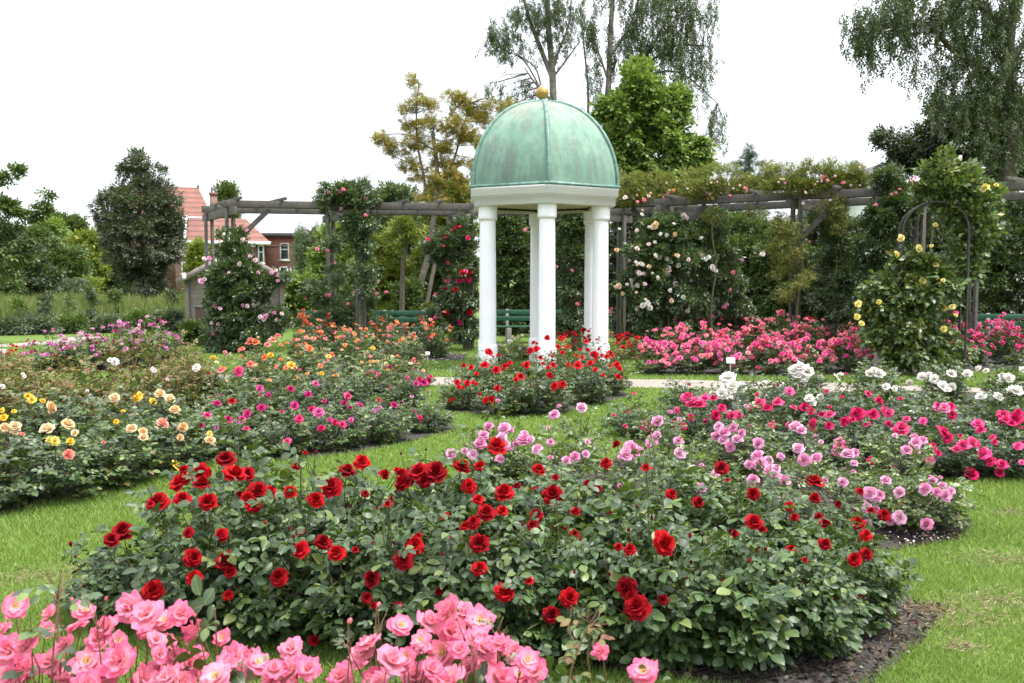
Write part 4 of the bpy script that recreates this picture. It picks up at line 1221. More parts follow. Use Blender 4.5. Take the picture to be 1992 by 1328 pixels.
# ---- pale pink bushes just behind
A2 = bed([('front row', [(960, 950, .7, .55), (1080, 965, .75, .56), (1210, 985, .75, .52), (1340, 995, .75, .48), (1480, 1005, .75, .44), (1630, 1015, .75, .44), (1790, 1030, .72, .44)]),
          ('back row', [(1130, 905, .7, .58), (1290, 910, .75, .56), (1450, 925, .75, .52), (1600, 940, .75, .50), (1740, 955, .7, .50)])],
         'pale pink rose bush', 'behind dark red bed', 'pale pink rose bushes behind the dark red ones', 'rose_leaf_fresh', 2, SPARSE + PROTO[:1])
PALE = [(1080, 808, 19), (1131, 795, 19), (951, 831, 17), (941, 848, 19), (935, 864, 22), (980, 836, 22), (975, 853, 19), (992, 838, 14), (1021, 845, 15), (1021, 858, 26), (1033, 857, 16), (1005, 864, 13), (1047, 875, 22), (983, 865, 17), (992, 877, 18), (880, 884, 20), (905, 877, 12), (921, 884, 19), (972, 893, 17), (1071, 861, 14), (1117, 889, 18), (1101, 896, 16), (1225, 869, 20), (1217, 887, 24), (1242, 879, 18), (1219, 878, 18), (1071, 890, 10), (1141, 884, 14),
        (1279, 821, 21), (1270, 857, 22), (1278, 847, 16), (1230, 873, 22), (1240, 881, 18), (1220, 887, 20), (1319, 857, 18), (1323, 883, 20), (1399, 831, 17), (1411, 843, 22), (1427, 833, 16), (1409, 857, 18), (1435, 855, 19), (1395, 849, 18), (1421, 869, 18), (1443, 843, 14), (1474, 863, 20), (1550, 833, 24), (1560, 839, 18), (1554, 873, 20), (1590, 893, 20), (1566, 897, 22), (1649, 887, 24), (1661, 881, 16), (1661, 903, 14), (1474, 889, 24), (1494, 897, 18), (1458, 905, 18), (1478, 905, 24), (1494, 917, 24), (1508, 913, 18), (1506, 925, 18), (1466, 934, 22), (1524, 936, 23), (1639, 938, 16), (1725, 936, 18), (1518, 889, 14), (1363, 950, 20), (1391, 921, 16), (1763, 877, 20), (1780, 863, 22), (1778, 853, 16), (1792, 859, 18),
        (1800, 952, 22), (1814, 935, 14), (1838, 964, 21), (1848, 956, 16), (1822, 958, 16), (1832, 945, 14), (1751, 958, 19), (1724, 935, 18), (1751, 1006, 24), (1803, 1018, 24), (1690, 960, 24), (1709, 963, 18), (1703, 969, 18), (1685, 987, 20), (1685, 1019, 18), (1732, 1011, 18), (1640, 939, 17), (1506, 968, 20), (1605, 935, 12), (1703, 992, 14), (1206, 945, 10), (1350, 985, 12), (1438, 985, 12)]
place(A2, PALE, 'pom', 'p_pale', 2, scale=1.32)
for b in A2:
    sprinkle(b, 4, 'pom', ['p_pale'], .022, .5, .6)
    finish(b)

# ---- hot pink bed on the right
B = bed([('front row', [(1235, 850, .75, .42), (1370, 868, .8, .46), (1510, 885, .8, .46), (1660, 905, .8, .46), (1810, 922, .8, .48), (1950, 925, .7, .46)]),
         ('back row', [(1330, 828, .75, .55), (1480, 835, .8, .58), (1640, 850, .8, .56), (1800, 868, .8, .54), (1960, 880, .8, .54)])],
        'hot pink rose bush', 'of right-hand bed', 'hot pink rose bushes of the right-hand bed', 'rose_leaf_deep', 3)
HOT = [(1331, 775, 16), (1355, 785, 24), (1371, 777, 18), (1363, 789, 20), (1387, 777, 16), (1337, 771, 16), (1343, 789, 18), (1319, 799, 14), (1391, 809, 20), (1403, 795, 18), (1421, 809, 18), (1435, 807, 17), (1252, 827, 18), (1258, 831, 16), (1216, 829, 10), (1331, 829, 14), (1313, 823, 13), (1478, 785, 24), (1494, 799, 24), (1514, 787, 22), (1534, 762, 18), (1542, 795, 14), (1570, 795, 24), (1582, 803, 18), (1600, 807, 16), (1617, 809, 20), (1586, 827, 24), (1614, 829, 18), (1645, 821, 20), (1669, 809, 30), (1697, 809, 22), (1717, 801, 24), (1707, 781, 18), (1687, 767, 14), (1733, 805, 20), (1765, 817, 14), (1755, 837, 30), (1796, 821, 16), (1822, 793, 16), (1836, 795, 22), (1848, 793, 18), (1850, 807, 18), (1832, 843, 28), (1844, 853, 20), (1872, 867, 24), (1860, 875, 18), (1888, 861, 22), (1896, 865, 16), (1904, 825, 22), (1910, 839, 20), (1951, 809, 24), (1975, 817, 28), (1955, 821, 22), (1979, 805, 20), (1967, 827, 18), (1635, 865, 26), (1629, 877, 20), (1695, 895, 18), (1814, 869, 16), (1824, 881, 14), (1810, 895, 18), (1916, 883, 26), (1928, 897, 20), (1949, 903, 22), (1945, 919, 20), (1884, 921, 30), (1979, 869, 20), (1987, 899, 12), (1932, 851, 12), (1739, 909, 10), (1502, 827, 14), (1345, 812, 14), (1460, 792, 14), (1726, 826, 14)]
place(B, HOT, 'loose', ['p_hot', 'p_hot', 'p_rosy'], 3, scale=1.3)
for b in B:
    sprinkle(b, 4, 'loose', ['p_hot'], .03, .3, .5); finish(b)

# ---- white roses at the right
C_ = bed([('front row', [(1425, 815, .75, .52), (1545, 822, .8, .48), (1670, 830, .8, .50), (1800, 836, .8, .50), (1930, 838, .8, .50)]),
          ('back row', [(1560, 782, .8, .60), (1700, 782, .8, .56), (1840, 785, .8, .58), (1970, 785, .8, .58)])],
         'white rose bush', 'beyond hot pink bed', 'white rose bushes beyond the hot pink bed', 'rose_leaf_mid', 4)
WHT = [(1417, 738, 30), (1427, 754, 28), (1431, 770, 24), (1407, 766, 24), (1443, 754, 20), (1433, 787, 20), (1400, 752, 20), (1412, 770, 18), (1387, 766, 13), (1486, 752, 28), (1478, 760, 24), (1496, 746, 18), (1518, 750, 16), (1558, 718, 28), (1570, 724, 24), (1546, 722, 22), (1564, 734, 20), (1552, 730, 18), (1490, 775, 20), (1574, 777, 20), (1594, 773, 15), (1580, 784, 16), (1693, 728, 20), (1709, 728, 22), (1701, 722, 16), (1625, 734, 17), (1637, 732, 15), (1723, 752, 16), (1771, 744, 14), (1796, 734, 20), (1818, 738, 18), (1832, 752, 20), (1852, 752, 16), (1808, 730, 14), (1850, 728, 18), (1880, 728, 18), (1906, 718, 14), (1910, 773, 20), (1942, 772, 17), (1973, 764, 30), (1963, 736, 20), (1950, 732, 14), (1989, 720, 15), (1739, 756, 12), (1842, 760, 14), (1920, 722, 12)]
place(C_, WHT, 'loose', 'p_white', 4, scale=1.25)
for b in C_: finish(b)

# ---- yellow and peach bed on the left
E_ = bed([('front row', [(-10, 985, .95, .52), (110, 968, .95, .52), (225, 940, .95, .54), (335, 912, .85, .50)]),
          ('back row', [(30, 905, .95, .60), (160, 890, .95, .62), (290, 870, .9, .62), (385, 858, .7, .50)])],
         'yellow rose bush', 'of left bed', 'yellow and peach rose bushes of the left bed', 'rose_leaf_mid', 5, DENSE)
YEL = [(61, 779, 20), (81, 782, 14), (4, 799, 13), (7, 813, 18), (27, 801, 11), (97, 856, 16), (107, 859, 20), (137, 860, 18), (297, 781, 15), (267, 775, 20), (226, 821, 12), (407, 844, 14), (338, 905, 24), (239, 801, 10), (272, 770, 16), (54, 772, 16)]
PEA = [(96, 794, 26), (9, 833, 22), (29, 830, 24), (93, 837, 28), (131, 828, 26), (221, 776, 22), (310, 768, 22), (328, 778, 24), (340, 799, 22), (255, 835, 22), (277, 840, 17), (278, 851, 19), (355, 832, 22), (350, 851, 15), (407, 856, 20), (145, 843, 15), (30, 838, 18)]
place(E_, YEL, 'loose', 'p_yellow', 5, scale=1.1)
place(E_, PEA, 'pom', 'p_peach', 6, scale=1.1)
place(E_, [(313, 825, 26), (133, 885, 25), (201, 861, 9), (43, 845, 10)], 'pom', 'p_salmon', 7)
for b in E_:
    sprinkle(b, 4, 'bud', ['p_orange'], .02, 1, .3, 'p_vermilion'); finish(b)

# ---- magenta bed, middle left
F_ = bed([('front row', [(440, 885, .8, .46), (545, 884, .8, .46), (650, 872, .8, .46), (745, 858, .75, .44), (830, 838, .65, .40)]),
          ('back row', [(460, 835, .8, .62), (570, 822, .8, .58), (680, 806, .8, .56), (780, 792, .7, .50)])],
         'magenta rose bush', 'of middle left bed', 'magenta rose bushes of the middle left bed', 'rose_leaf_mid', 6)
MAG = [(465, 725, 24), (422, 788, 20), (405, 808, 16), (391, 830, 18), (443, 817, 20), (479, 806, 20), (470, 817, 18), (481, 835, 17), (509, 795, 18), (520, 770, 16), (565, 757, 16), (572, 791, 20), (580, 816, 20), (504, 756, 17), (599, 767, 14), (608, 797, 18), (621, 804, 24), (626, 833, 17), (666, 826, 18), (651, 822, 15), (676, 770, 18), (698, 790, 18), (669, 785, 14), (682, 817, 12), (765, 790, 20), (813, 814, 17), (558, 860, 22), (822, 745, 20), (832, 741, 14), (809, 747, 16), (836, 734, 13), (759, 716, 13), (737, 731, 13), (613, 747, 14), (728, 727, 12), (549, 801, 10), (737, 779, 10), (815, 738, 12)]
place(F_, MAG, 'loose', ['p_magenta', 'p_hot', 'p_magenta'], 8, scale=1.1)
for b in F_:
    sprinkle(b, 5, 'loose', ['p_magenta', 'p_mauve'], .026, .4, .5); finish(b)

# ---- spent bushes with reddish shoots on the left
H_ = bed([('front row', [(-30, 838, .95, .72), (80, 830, 1., .74), (185, 822, 1., .76), (285, 812, 1., .80), (375, 800, .85, .76)]),
          ('back row', [(10, 795, 1.1, .84), (130, 788, 1.1, .84), (250, 785, 1.1, 1.05), (350, 782, .95, .86)])],
         'faded reddish leaved rose bush', 'of spent left bed', 'faded reddish leaved rose bushes on the left', 'rose_leaf_rusty', 7, PROTO[:2] + SPARSE, 'stem_red')
place(H_, [(382, 716, 18), (222, 705, 20), (214, 702, 14), (3, 752, 14), (45, 728, 9)], 'loose', 'p_white', 9)
place(H_, [(48, 733, 10), (300, 722, 12), (296, 718, 10), (325, 738, 9), (170, 760, 8)], 'loose', 'p_blush', 10)
for b in H_:
    sprinkle(b, 10, 'bud', ['sepal'], .014, 1, .6, 'stem_red'); finish(b)

# ---- orange and peach beds
G_ = bed([('front row', [(440, 795, .85, .62), (540, 790, .85, .60), (640, 780, .85, .60), (735, 768, .85, .58), (805, 752, .75, .52)]),
          ('back row', [(510, 745, .9, .62), (610, 738, .9, .62), (705, 730, .9, .64), (785, 722, .8, .62)])],
         'orange rose bush', 'of orange bed', 'orange and peach rose bushes left of the pavilion', 'rose_leaf_fresh', 8, PROTO + SPARSE[:1])
place(G_, [(416, 700, 20), (603, 679, 18), (565, 711, 20), (517, 697, 18), (434, 718, 15), (463, 718, 16), (526, 691, 14), (626, 727, 11), (639, 695, 13), (723, 704, 11), (725, 678, 11), (524, 740, 11), (573, 716, 12), (556, 716, 12), (623, 712, 12), (497, 668, 22), (645, 690, 12), (560, 668, 10), (672, 672, 12)], 'loose', ['p_orange', 'p_orange', 'p_yellow'], 11)
place(G_, [(484, 670, 16), (473, 680, 14), (488, 664, 16), (488, 709, 18), (530, 663, 18), (520, 672, 14), (540, 655, 14), (545, 672, 12), (468, 682, 12), (430, 722, 18), (580, 662, 10), (610, 660, 12), (632, 660, 10)], 'loose', ['p_salmon', 'p_salmon', 'p_coral'], 12)
for b in G_:
    sprinkle(b, 9, 'far', ['p_orange', 'p_salmon', 'p_peach', 'p_coral'], .032, .2, .5); finish(b)
G2 = bed([('front row', [(600, 705, .95, .70), (690, 703, .95, .72), (775, 700, .95, .74), (850, 695, .85, .74)]),
          ('back row', [(640, 682, .95, .72), (740, 680, .95, .74), (830, 678, .9, .74)])],
         'salmon orange rose bush', 'by green benches', 'salmon and orange rose bushes before the green benches', 'rose_leaf_mid', 9)
for b in G2:
    sprinkle(b, 26, 'far', ['p_orange', 'p_salmon', 'p_coral', 'p_orange', 'p_vermilion'], .045, .1, .42, cluster=2); finish(b)
TALL = rose_bush(G(598, 676), .9, 1.05, 'tall orange rose bush with bright orange blooms left of a green bench', 'orange and peach rose bushes left of the pavilion', 'rose_leaf_fresh', 991, SPARSE)
place([TALL], [(583, 612, 9), (590, 604, 10), (588, 616, 10), (594, 616, 9), (580, 617, 8), (600, 616, 8), (612, 606, 8), (590, 610, 9)], 'far', ['p_orange'], 13)
finish(TALL)

# ---- mauve roses far left
I_ = bed([('row', [(100, 722, .95, .62), (160, 722, .95, .72), (220, 720, .95, .78), (280, 716, .9, .86), (322, 708, .8, .66)])],
         'mauve pink rose bush', 'behind spent bed', 'mauve pink rose bushes behind the spent bed', 'rose_leaf_mid', 10)
for b in I_:
    sprinkle(b, 42, 'far', ['p_mauve', 'p_mauve', 'p_magenta', 'p_pale'], .045, .1, .38, cluster=3); finish(b)
RH = rose_bush(G(20, 722), .9, .45, 'low bush with scarlet flowers at the left edge by a white plant label', None, 'rose_leaf_rusty', 881, SPARSE, 'stem_red')
sprinkle(RH, 14, 'far', ['p_vermilion', 'p_scarlet'], .04, .1, .3, cluster=2); finish(RH)

# ---- central scarlet bed
J_ = bed([('front row', [(905, 795, .75, .46), (985, 806, .8, .55), (1065, 804, .85, .56), (1145, 785, .8, .56), (1192, 768, .62, .52)]),
          ('back row', [(930, 765, .75, .60), (1010, 768, .8, .64), (1090, 765, .8, .70), (1160, 756, .7, .66)])],
         'scarlet rose bush', 'in front of pavilion', 'scarlet rose bushes in front of the pavilion', 'rose_leaf_mid', 11)
SCA = [(890, 744, 13), (893, 753, 11), (909, 746, 15), (920, 744, 10), (932, 778, 0), (950, 687, 19), (971, 693, 13), (943, 711, 18), (966, 722, 20), (984, 714, 18), (993, 707, 12), (1023, 711, 18), (1032, 684, 17), (1045, 680, 16), (1050, 698, 15), (1056, 709, 12), (1065, 659, 15), (1011, 734, 20), (1003, 739, 12), (1069, 731, 18), (968, 755, 15), (1079, 752, 20), (1093, 748, 17), (946, 778, 15), (957, 776, 16), (958, 784, 10), (874, 779, 9), (881, 776, 8), (934, 767, 8), (917, 715, 14), (903, 711, 11), (926, 728, 11), (1085, 677, 14), (1094, 687, 11), (1126, 681, 11), (1144, 682, 12), (1141, 666, 13), (1156, 690, 17), (1160, 700, 12), (1131, 697, 14), (1120, 692, 9), (1125, 713, 22), (1108, 715, 15), (1105, 709, 10), (1149, 708, 17), (1158, 719, 12), (1185, 691, 20), (1180, 697, 14), (1199, 711, 18), (1205, 718, 12), (1202, 733, 15), (1172, 730, 9), (1184, 713, 10), (1165, 680, 9), (1165, 657, 7, 'b'), (1212, 749, 6, 'b'), (1075, 711, 14), (1066, 716, 10)]
place(J_, [s for s in SCA if s[2]], 'loose', 'p_scarlet', 14, scale=1.12)
for b in J_:
    sprinkle(b, 4, 'far', ['p_scarlet', 'stem_red'], .03, .3, .6); finish(b)
J2 = bed([('row', [(1075, 722, .8, .66), (1120, 716, .85, .70), (1190, 706, .8, .62), (1222, 700, .75, .56)])],
         'deep red rose bush', 'behind pavilion', 'deep red rose bushes behind the pavilion', 'rose_leaf_rusty', 12, SPARSE, 'stem_red')
for b in J2:
    sprinkle(b, 24, 'far', ['p_scarlet', 'p_scarlet', 'p_red'], .045, .1, .45, cluster=3); finish(b)
J3 = bed([('row', [(965, 705, .7, .42), (1005, 700, .75, .5), (1255, 692, .9, .55), (1292, 690, .8, .6)])],
         'cream rose bush', 'behind pavilion', 'cream and blush rose bushes behind the pavilion', 'rose_leaf_fresh', 13)
for b in J3:
    sprinkle(b, 14, 'far', ['p_lemon', 'p_white', 'p_blush'], .04, .2, .4); finish(b)

# ---- broad coral pink bed on the right
K_ = bed([('front row', [(1275, 726, .85, .50), (1345, 727, .9, .54), (1420, 728, .9, .55), (1500, 728, .9, .55), (1580, 726, .9, .56), (1655, 722, .85, .56)]),
          ('middle row', [(1310, 708, .9, .66), (1390, 707, .95, .70), (1475, 706, .95, .68), (1560, 705, .95, .68), (1640, 702, .9, .68)]),
          ('back row', [(1345, 688, 1., .86), (1430, 686, 1.05, .92), (1520, 685, 1.05, .90), (1610, 684, 1.05, .88), (1680, 683, .95, .84)])],
         'coral pink rose bush', 'of broad right bed', 'coral pink rose bushes of the broad bed at right', 'rose_leaf_mid', 14, DENSE)
for i, b in enumerate(K_):
    sprinkle(b, 76 if i < 6 else 70, 'far', ['p_rosy', 'p_rosy', 'p_pink', 'p_coral'] if i < 6 else ['p_coral', 'p_coral', 'p_rosy', 'p_pink'], .057, .05, .40 if i < 6 else .45, cluster=4); finish(b)
K2 = bed([('front row', [(1800, 712, .9, .60), (1880, 710, .9, .66), (1960, 708, .9, .66), (2030, 705, .9, .6)]),
          ('back row', [(1840, 690, .95, .74), (1930, 688, .95, .76), (2010, 686, .95, .74)])],
         'rosy pink rose bush', 'right of yellow arch', 'rosy pink rose bushes right of the yellow arch', 'rose_leaf_mid', 15, DENSE)
for b in K2:
    sprinkle(b, 50, 'far', ['p_rosy', 'p_hot', 'p_rosy'], .053, .05, .42, cluster=4); finish(b)
L_ = bed([('row', [(1590, 664, .9, .80), (1650, 662, .9, .85), (1700, 662, .9, .85), (1890, 662, 1., .95), (1945, 662, 1., .90)])],
         'vermilion rose bush', 'behind pink roses', 'vermilion rose bushes behind the pink beds', 'rose_leaf_mid', 16)
for b in L_:
    sprinkle(b, 18, 'far', ['p_vermilion', 'p_vermilion', 'p_scarlet'], .05, .1, .6, cluster=2); finish(b)

# ---- pale pink shrub roses right in front of the camera
D_ = []
for k, (px, dd, wd, ht, lab) in enumerate([
        (60, 1.95, .62, .74, 'bright pink rose bush closest to camera, in the bottom left corner'),
        (210, 1.9, .55, .72, 'bright pink rose bush with a tall bud spray, second from bottom left'),
        (430, 1.95, .60, .70, 'bright pink rose bush, third along the bottom edge from the left'),
        (760, 1.95, .62, .74, 'bright pink rose bush in the bottom middle, left of the buds'),
        (930, 1.95, .60, .76, 'bright pink rose bush in the bottom middle, under the biggest flower heap'),
        (1200, 2.0, .45, .66, 'bright pink rose bush, rightmost along the bottom edge')]):
    base = P(px, 1250, dd); base[2] = 0
    D_.append(rose_bush(base, wd, ht, lab, 'bright pink rose bushes closest to the camera', 'rose_leaf_near', 700 + k, NEARP, 'stem_red'))
NEAR = [(29, 1180, 42), (20, 1265, 54), (52, 1256, 46), (164, 1190, 40), (99, 1193, 28), (90, 1226, 30), (150, 1220, 40), (193, 1244, 42), (210, 1220, 40), (229, 1247, 34), (256, 1184, 50), (286, 1196, 50), (322, 1208, 48), (349, 1193, 42), (385, 1235, 58), (434, 1241, 34), (283, 1228, 28), (304, 1245, 32), (325, 1250, 34), (310, 1272, 30), (367, 1287, 44), (172, 1287, 54), (235, 1287, 58), (51, 1305, 54), (148, 1317, 54), (205, 1314, 54), (289, 1317, 52), (422, 1317, 54), (452, 1299, 48), (458, 1278, 46), (500, 1293, 46), (572, 1305, 56), (536, 1323, 48), (12, 1317, 52), (100, 1290, 44), (330, 1318, 46), (380, 1325, 40), (12, 1225, 30), (128, 1255, 36),
        (778, 1219, 44), (832, 1213, 46), (877, 1190, 56), (934, 1209, 46), (905, 1196, 44), (877, 1228, 52), (866, 1271, 60), (930, 1247, 50), (938, 1262, 42), (721, 1251, 40), (704, 1277, 48), (757, 1288, 56), (791, 1277, 36), (945, 1292, 56), (998, 1269, 36), (1024, 1284, 40), (1043, 1307, 42), (968, 1318, 52), (877, 1322, 54), (806, 1318, 54), (1169, 1268, 30), (1254, 1309, 52), (663, 1318, 48), (735, 1318, 46), (1010, 1318, 44), (840, 1300, 40), (912, 1300, 40), (820, 1245, 34)]
NB = [(140, 1170, 16), (205, 1168, 16), (380, 1200, 14), (678, 1213, 22), (734, 1181, 18), (336, 1258, 18), (978, 1276, 18), (143, 1172, 14)]
SPRAYS = [((112, 1165), [(92, 1116), (118, 1115), (128, 1113), (95, 1142), (125, 1146), (135, 1135), (75, 1140)]), ((60, 1240), [(36, 1202), (60, 1200), (3, 1228), (75, 1215)]), ((190, 1225), [(215, 1185), (204, 1193), (175, 1168), (162, 1148)]),
          ((385, 1290), [(348, 1235), (405, 1272), (345, 1278), (310, 1276)]), ((470, 1300), [(495, 1255), (490, 1268), (440, 1268)]), ((736, 1235), [(752, 1191), (728, 1222), (750, 1210)]), ((680, 1260), [(687, 1234), (657, 1227), (650, 1246)]),
          ((920, 1275), [(897, 1210), (915, 1248), (912, 1262), (870, 1252)]), ((968, 1245), [(955, 1203), (978, 1203), (985, 1222)]), ((1010, 1300), [(1002, 1268), (1026, 1296)]), ((1150, 1215), [(1112, 1180), (1122, 1176), (1146, 1178), (1160, 1188), (1170, 1182), (1178, 1192), (1194, 1212), (1132, 1240)]), ((1215, 1335), [(1200, 1318), (1222, 1310)])]
def near_place(items, kind, mat, seed, scale=1.0):
    rng = np.random.default_rng(seed)
    for px, py, sz in items:
        dd = 1.86 + rng.uniform(-.10, .16) + (1328 - py) * .0006
        p = P(px, py, dd)
        b = min(D_, key=lambda q: abs(q['base'][0] - p[0]))
        r = sz * .5 * dd / F * scale
        ax = norm(np.array((rng.normal(0, .5), -.55 + rng.normal(0, .4), .75)))
        if kind == 'bud': ax = norm(np.array((rng.normal(0, .3), rng.normal(0, .3), 1)))
        add_bloom(b['root'], p, ax, r, kind, mat, rng)
        p0 = p - b['base'] - ax * r * .3
        p2 = np.array((p0[0] * .55, p0[1] * .55 + .02, p0[2] - rng.uniform(.16, .26)))
        p1 = p0 * .7 + p2 * .3 - ax * .02
        b['stalks'].tube([p0, p1, p2], [.0011, .0014, .0022], 5, cap=False)
near_place(NEAR[::3], 'open', 'p_pink', 21, 1.36)
near_place(NEAR[1::3] + NEAR[2::3], 'wavy', 'p_pink', 24, 1.36)
_r = np.random.default_rng(91)
FILL = [(_r.uniform(0, 600), 1240 + 80 * _r.random() ** .7 + 18, _r.uniform(34, 46)) for _ in range(34)] + [(_r.uniform(690, 1050), 1255 + _r.uniform(0, 75), _r.uniform(34, 44)) for _ in range(16)]
near_place(FILL, 'wavy', 'p_pink', 25, 1.3)
near_place(NB, 'bud', 'p_coral', 22, 1.5)
def near_sprays():
    rng = np.random.default_rng(23)
    for (nx, ny), buds in SPRAYS:
        dd = 1.86 + rng.uniform(-.06, .10)
        n = P(nx, ny, dd)
        b = min(D_, key=lambda q: abs(q['base'][0] - n[0]))
        n0 = n - b['base']
        b['stalks'].tube([n0, n0 + (rng.normal(0, .006), .01, -.07), n0 * (.8, .8, 1) + (0, .02, -.22)], [.0013, .0018, .0026], 5, cap=False)
        for px, py in buds:
            p = P(px, py, dd + rng.uniform(-.03, .03)); r = rng.uniform(.0050, .0072)
            ax = norm(p - n + (0, 0, .03))
            add_bloom(b['root'], p, ax, r, 'bud', 'sepal', rng)
            q = p - b['base']; m = (q + n0) / 2 + rng.normal(0, .004, 3)
            b['stalks'].tube([q - ax * r * .3, m, n0], [.0008, .0010, .0013], 5, cap=False)
near_sprays()
# a few leafy upright shoots among the near flowers
def near_shoot(pts, b, n=6, seed=0, leaf=.03):
    rng = np.random.default_rng(seed)
    dd = 1.86 + rng.uniform(-.05, .08)
    w_ = np.array([P(x, y, dd + k * .01) for k, (x, y) in enumerate(pts)]) - b['base']
    b['stalks'].tube(w_, np.linspace(.0022, .0010, len(w_)), 6)
    t = np.linspace(.05, .8, n) * (len(w_) - 1); i = t.astype(int)
    p = w_[i] + (w_[np.minimum(i + 1, len(w_) - 1)] - w_[i]) * (t - i)[:, None]
    ph = np.arange(n) * 2.4 + seed
    d = np.c_[np.cos(ph), np.sin(ph) - .3, rng.uniform(-.1, .5, n)]; nn = np.c_[rng.normal(0, .3, (n, 2)), np.ones(n)] - (0, .4, 0)
    q, d2, n2, s2 = compound(p, d, nn, np.full(n, leaf), rng)
    V, T = inst(LV, LT, frames(d2, n2), q, s2)
    obj('shoot_leaves', mesh('shoot_leaves', V, T, mats=[M['rose_leaf_rusty' if seed == 3 else 'rose_leaf_deep']]), b['root'])
near_shoot([(100, 1328), (104, 1265), (112, 1190), (95, 1120)], D_[1], 7, 1)
near_shoot([(112, 1250), (113, 1180), (122, 1116)], D_[1], 2, 2, .018)
near_shoot([(1100, 1345), (1118, 1280), (1140, 1225), (1168, 1180)], D_[5], 7, 3, .022)
near_shoot([(1125, 1262), (1105, 1225), (1112, 1182)], D_[5], 2, 4, .016)
near_shoot([(760, 1320), (738, 1240), (735, 1185)], D_[3], 3, 5, .016)
near_shoot([(690, 1330), (676, 1255), (678, 1216)], D_[3], 3, 6, .018)
near_shoot([(975, 1300), (962, 1240), (978, 1200)], D_[4], 2, 7, .014)
for b in D_: finish(b)

# ================================================================== TREES, SHRUBS, CLIMBERS
def spread(ells, rng):
    """(px, py, rx, ry, n) ellipses in the photo -> clump centres (px, py, depth offset in px)"""
    out = []
    for (cx, cy, rx, ry, n) in ells:
        u = rng.normal(0, 1, (n, 3)); u = norm(u) * rng.uniform(.25, 1, (n, 1)) ** .45
        out.append(np.c_[cx + u[:, 0] * rx, cy + u[:, 1] * ry, u[:, 2] * min(max(rx, 12), ry * 1.6)])
    return np.concatenate(out)
def px_plant(name, label, cat, d, trunk, limbs, ells, leaf, seed, clump=18, per=40, sprig=.22, tpl=SPRIG, bark='bark', tr=.12,
             group=None, weep=0, droop=-.1, up=.5, twigs=True, base_px=None, crown='crown'):
    """a tree or shrub standing at distance d: trunk and limb lines, crown made of leafy twigs"""
    rng = np.random.default_rng(seed)
    k = d / F
    bx = base_px if base_px is not None else (trunk[0][0] if trunk else ells[0][0])
    base = P(bx, 560, d); base[2] = 0
    root = thing(name, base, label, cat, group)
    mb = MB(); segs = []
    def line(pts, r0, r1, seg=7, dz=0.0):
        w_ = np.array([P(x, y, d + (z if len(q) > 2 else 0)) if True else 0 for q in pts for x, y, z in [(q[0], q[1], q[2] if len(q) > 2 else 0)]]) - base
        if len(w_) > 2:
            t = np.linspace(0, len(w_) - 1, (len(w_) - 1) * 4 + 1); i = np.clip(t.astype(int), 0, len(w_) - 2); f = (t - i)[:, None]
            g = lambda q: w_[np.clip(q, 0, len(w_) - 1)]
            w_ = .5 * (2 * g(i) + (g(i + 1) - g(i - 1)) * f + (2 * g(i - 1) - 5 * g(i) + 4 * g(i + 1) - g(i + 2)) * f ** 2 + (3 * g(i) - g(i - 1) - 3 * g(i + 1) + g(i + 2)) * f ** 3)
        mb.tube(w_, np.linspace(r0, r1, len(w_)), seg)
        segs.append(w_)
    if trunk:
        tp = list(trunk)
        w0 = P(tp[0][0], tp[0][1], d)
        if w0[2] > .02:
            g = P(tp[0][0], 600, d); gy = CY + 0
            mb.tube([np.array((w0[0], w0[1], -.05)) - base, w0 - base], [tr * 1.25, tr], 8, cap=False)
        line(tp, tr, tr * .45, 8)
    for lm in limbs:
        line(lm[0], lm[1], lm[1] * .3, 6)
    c = spread(ells, rng)
    cl = np.array([P(x, y, d) for x, y, _ in c]) - base; cl[:, 1] += c[:, 2] * k
    ok = cl[:, 2] > .05; cl = cl[ok]
    allp = np.concatenate(segs) if segs else np.array([[0, 0, .0]])
    if twigs:
        for q in cl:
            e = allp - q; e2 = (e ** 2).sum(1) + np.maximum(0, e[:, 2] * .8) ** 2 * 2
            a = allp[e2.argmin()]
            L = np.linalg.norm(q - a)
            if L < .05: continue
            m = (a + q) / 2 + rng.normal(0, .06 * L, 3) + np.array((0, 0, .08 * L))
            r = min(.05, .006 + .010 * L) * min(1, tr / .1)
            mb.tube([a, m, q], [r, r * .7, r * .35], 4, cap=False)
    if mb.n: mb.build('trunk', M[bark], root, True)
    cen = cl.mean(0)
    cr = clump * k
    if weep:
        pp, dd = [], []
        for q in cl:
            for _ in range(max(2, per // 9)):
                st = q + rng.normal(0, cr * .6, 3); L = weep * rng.uniform(.35, 1.1)
                m = max(3, int(L / (sprig * .55)))
                tt = np.arange(m) / m
                sway = rng.normal(0, .12, 2)
                s_ = st + np.c_[sway[0] * tt + rng.normal(0, .02, m), sway[1] * tt + rng.normal(0, .02, m), -L * tt]
                pp.append(s_); dd.append(np.c_[rng.normal(0, .35, (m, 2)), np.full(m, -1.0)])
        pos = np.concatenate(pp); dr = np.concatenate(dd)
        nr = rng.normal(0, 1, pos.shape); nr[:, 2] += .4
    else:
        n = len(cl) * per
        ci = rng.integers(0, len(cl), n)
        u = norm(rng.normal(0, 1, (n, 3))) * (rng.uniform(0, 1, (n, 1)) ** .5)
        u[:, 2] *= .72
        cs = rng.uniform(.65, 1.25, len(cl))[ci][:, None]
        pos = cl[ci] + u * cr * cs
        dr = u * .9 + norm(pos - cen) * .5 + rng.normal(0, .35, (n, 3)) + np.array((0, 0, droop))
        nr = np.array((0, 0, up)) + u * .8 + rng.normal(0, .35, (n, 3))
    ok = pos[:, 2] > .03; pos, dr, nr = pos[ok], dr[ok], nr[ok]
    V, T = scatter(tpl, pos, norm(dr), nr, sprig * rng.uniform(.7, 1.25, len(pos)), rng)
    obj(crown, mesh(name + '_' + crown, V, T, mats=[M[leaf]]), root)
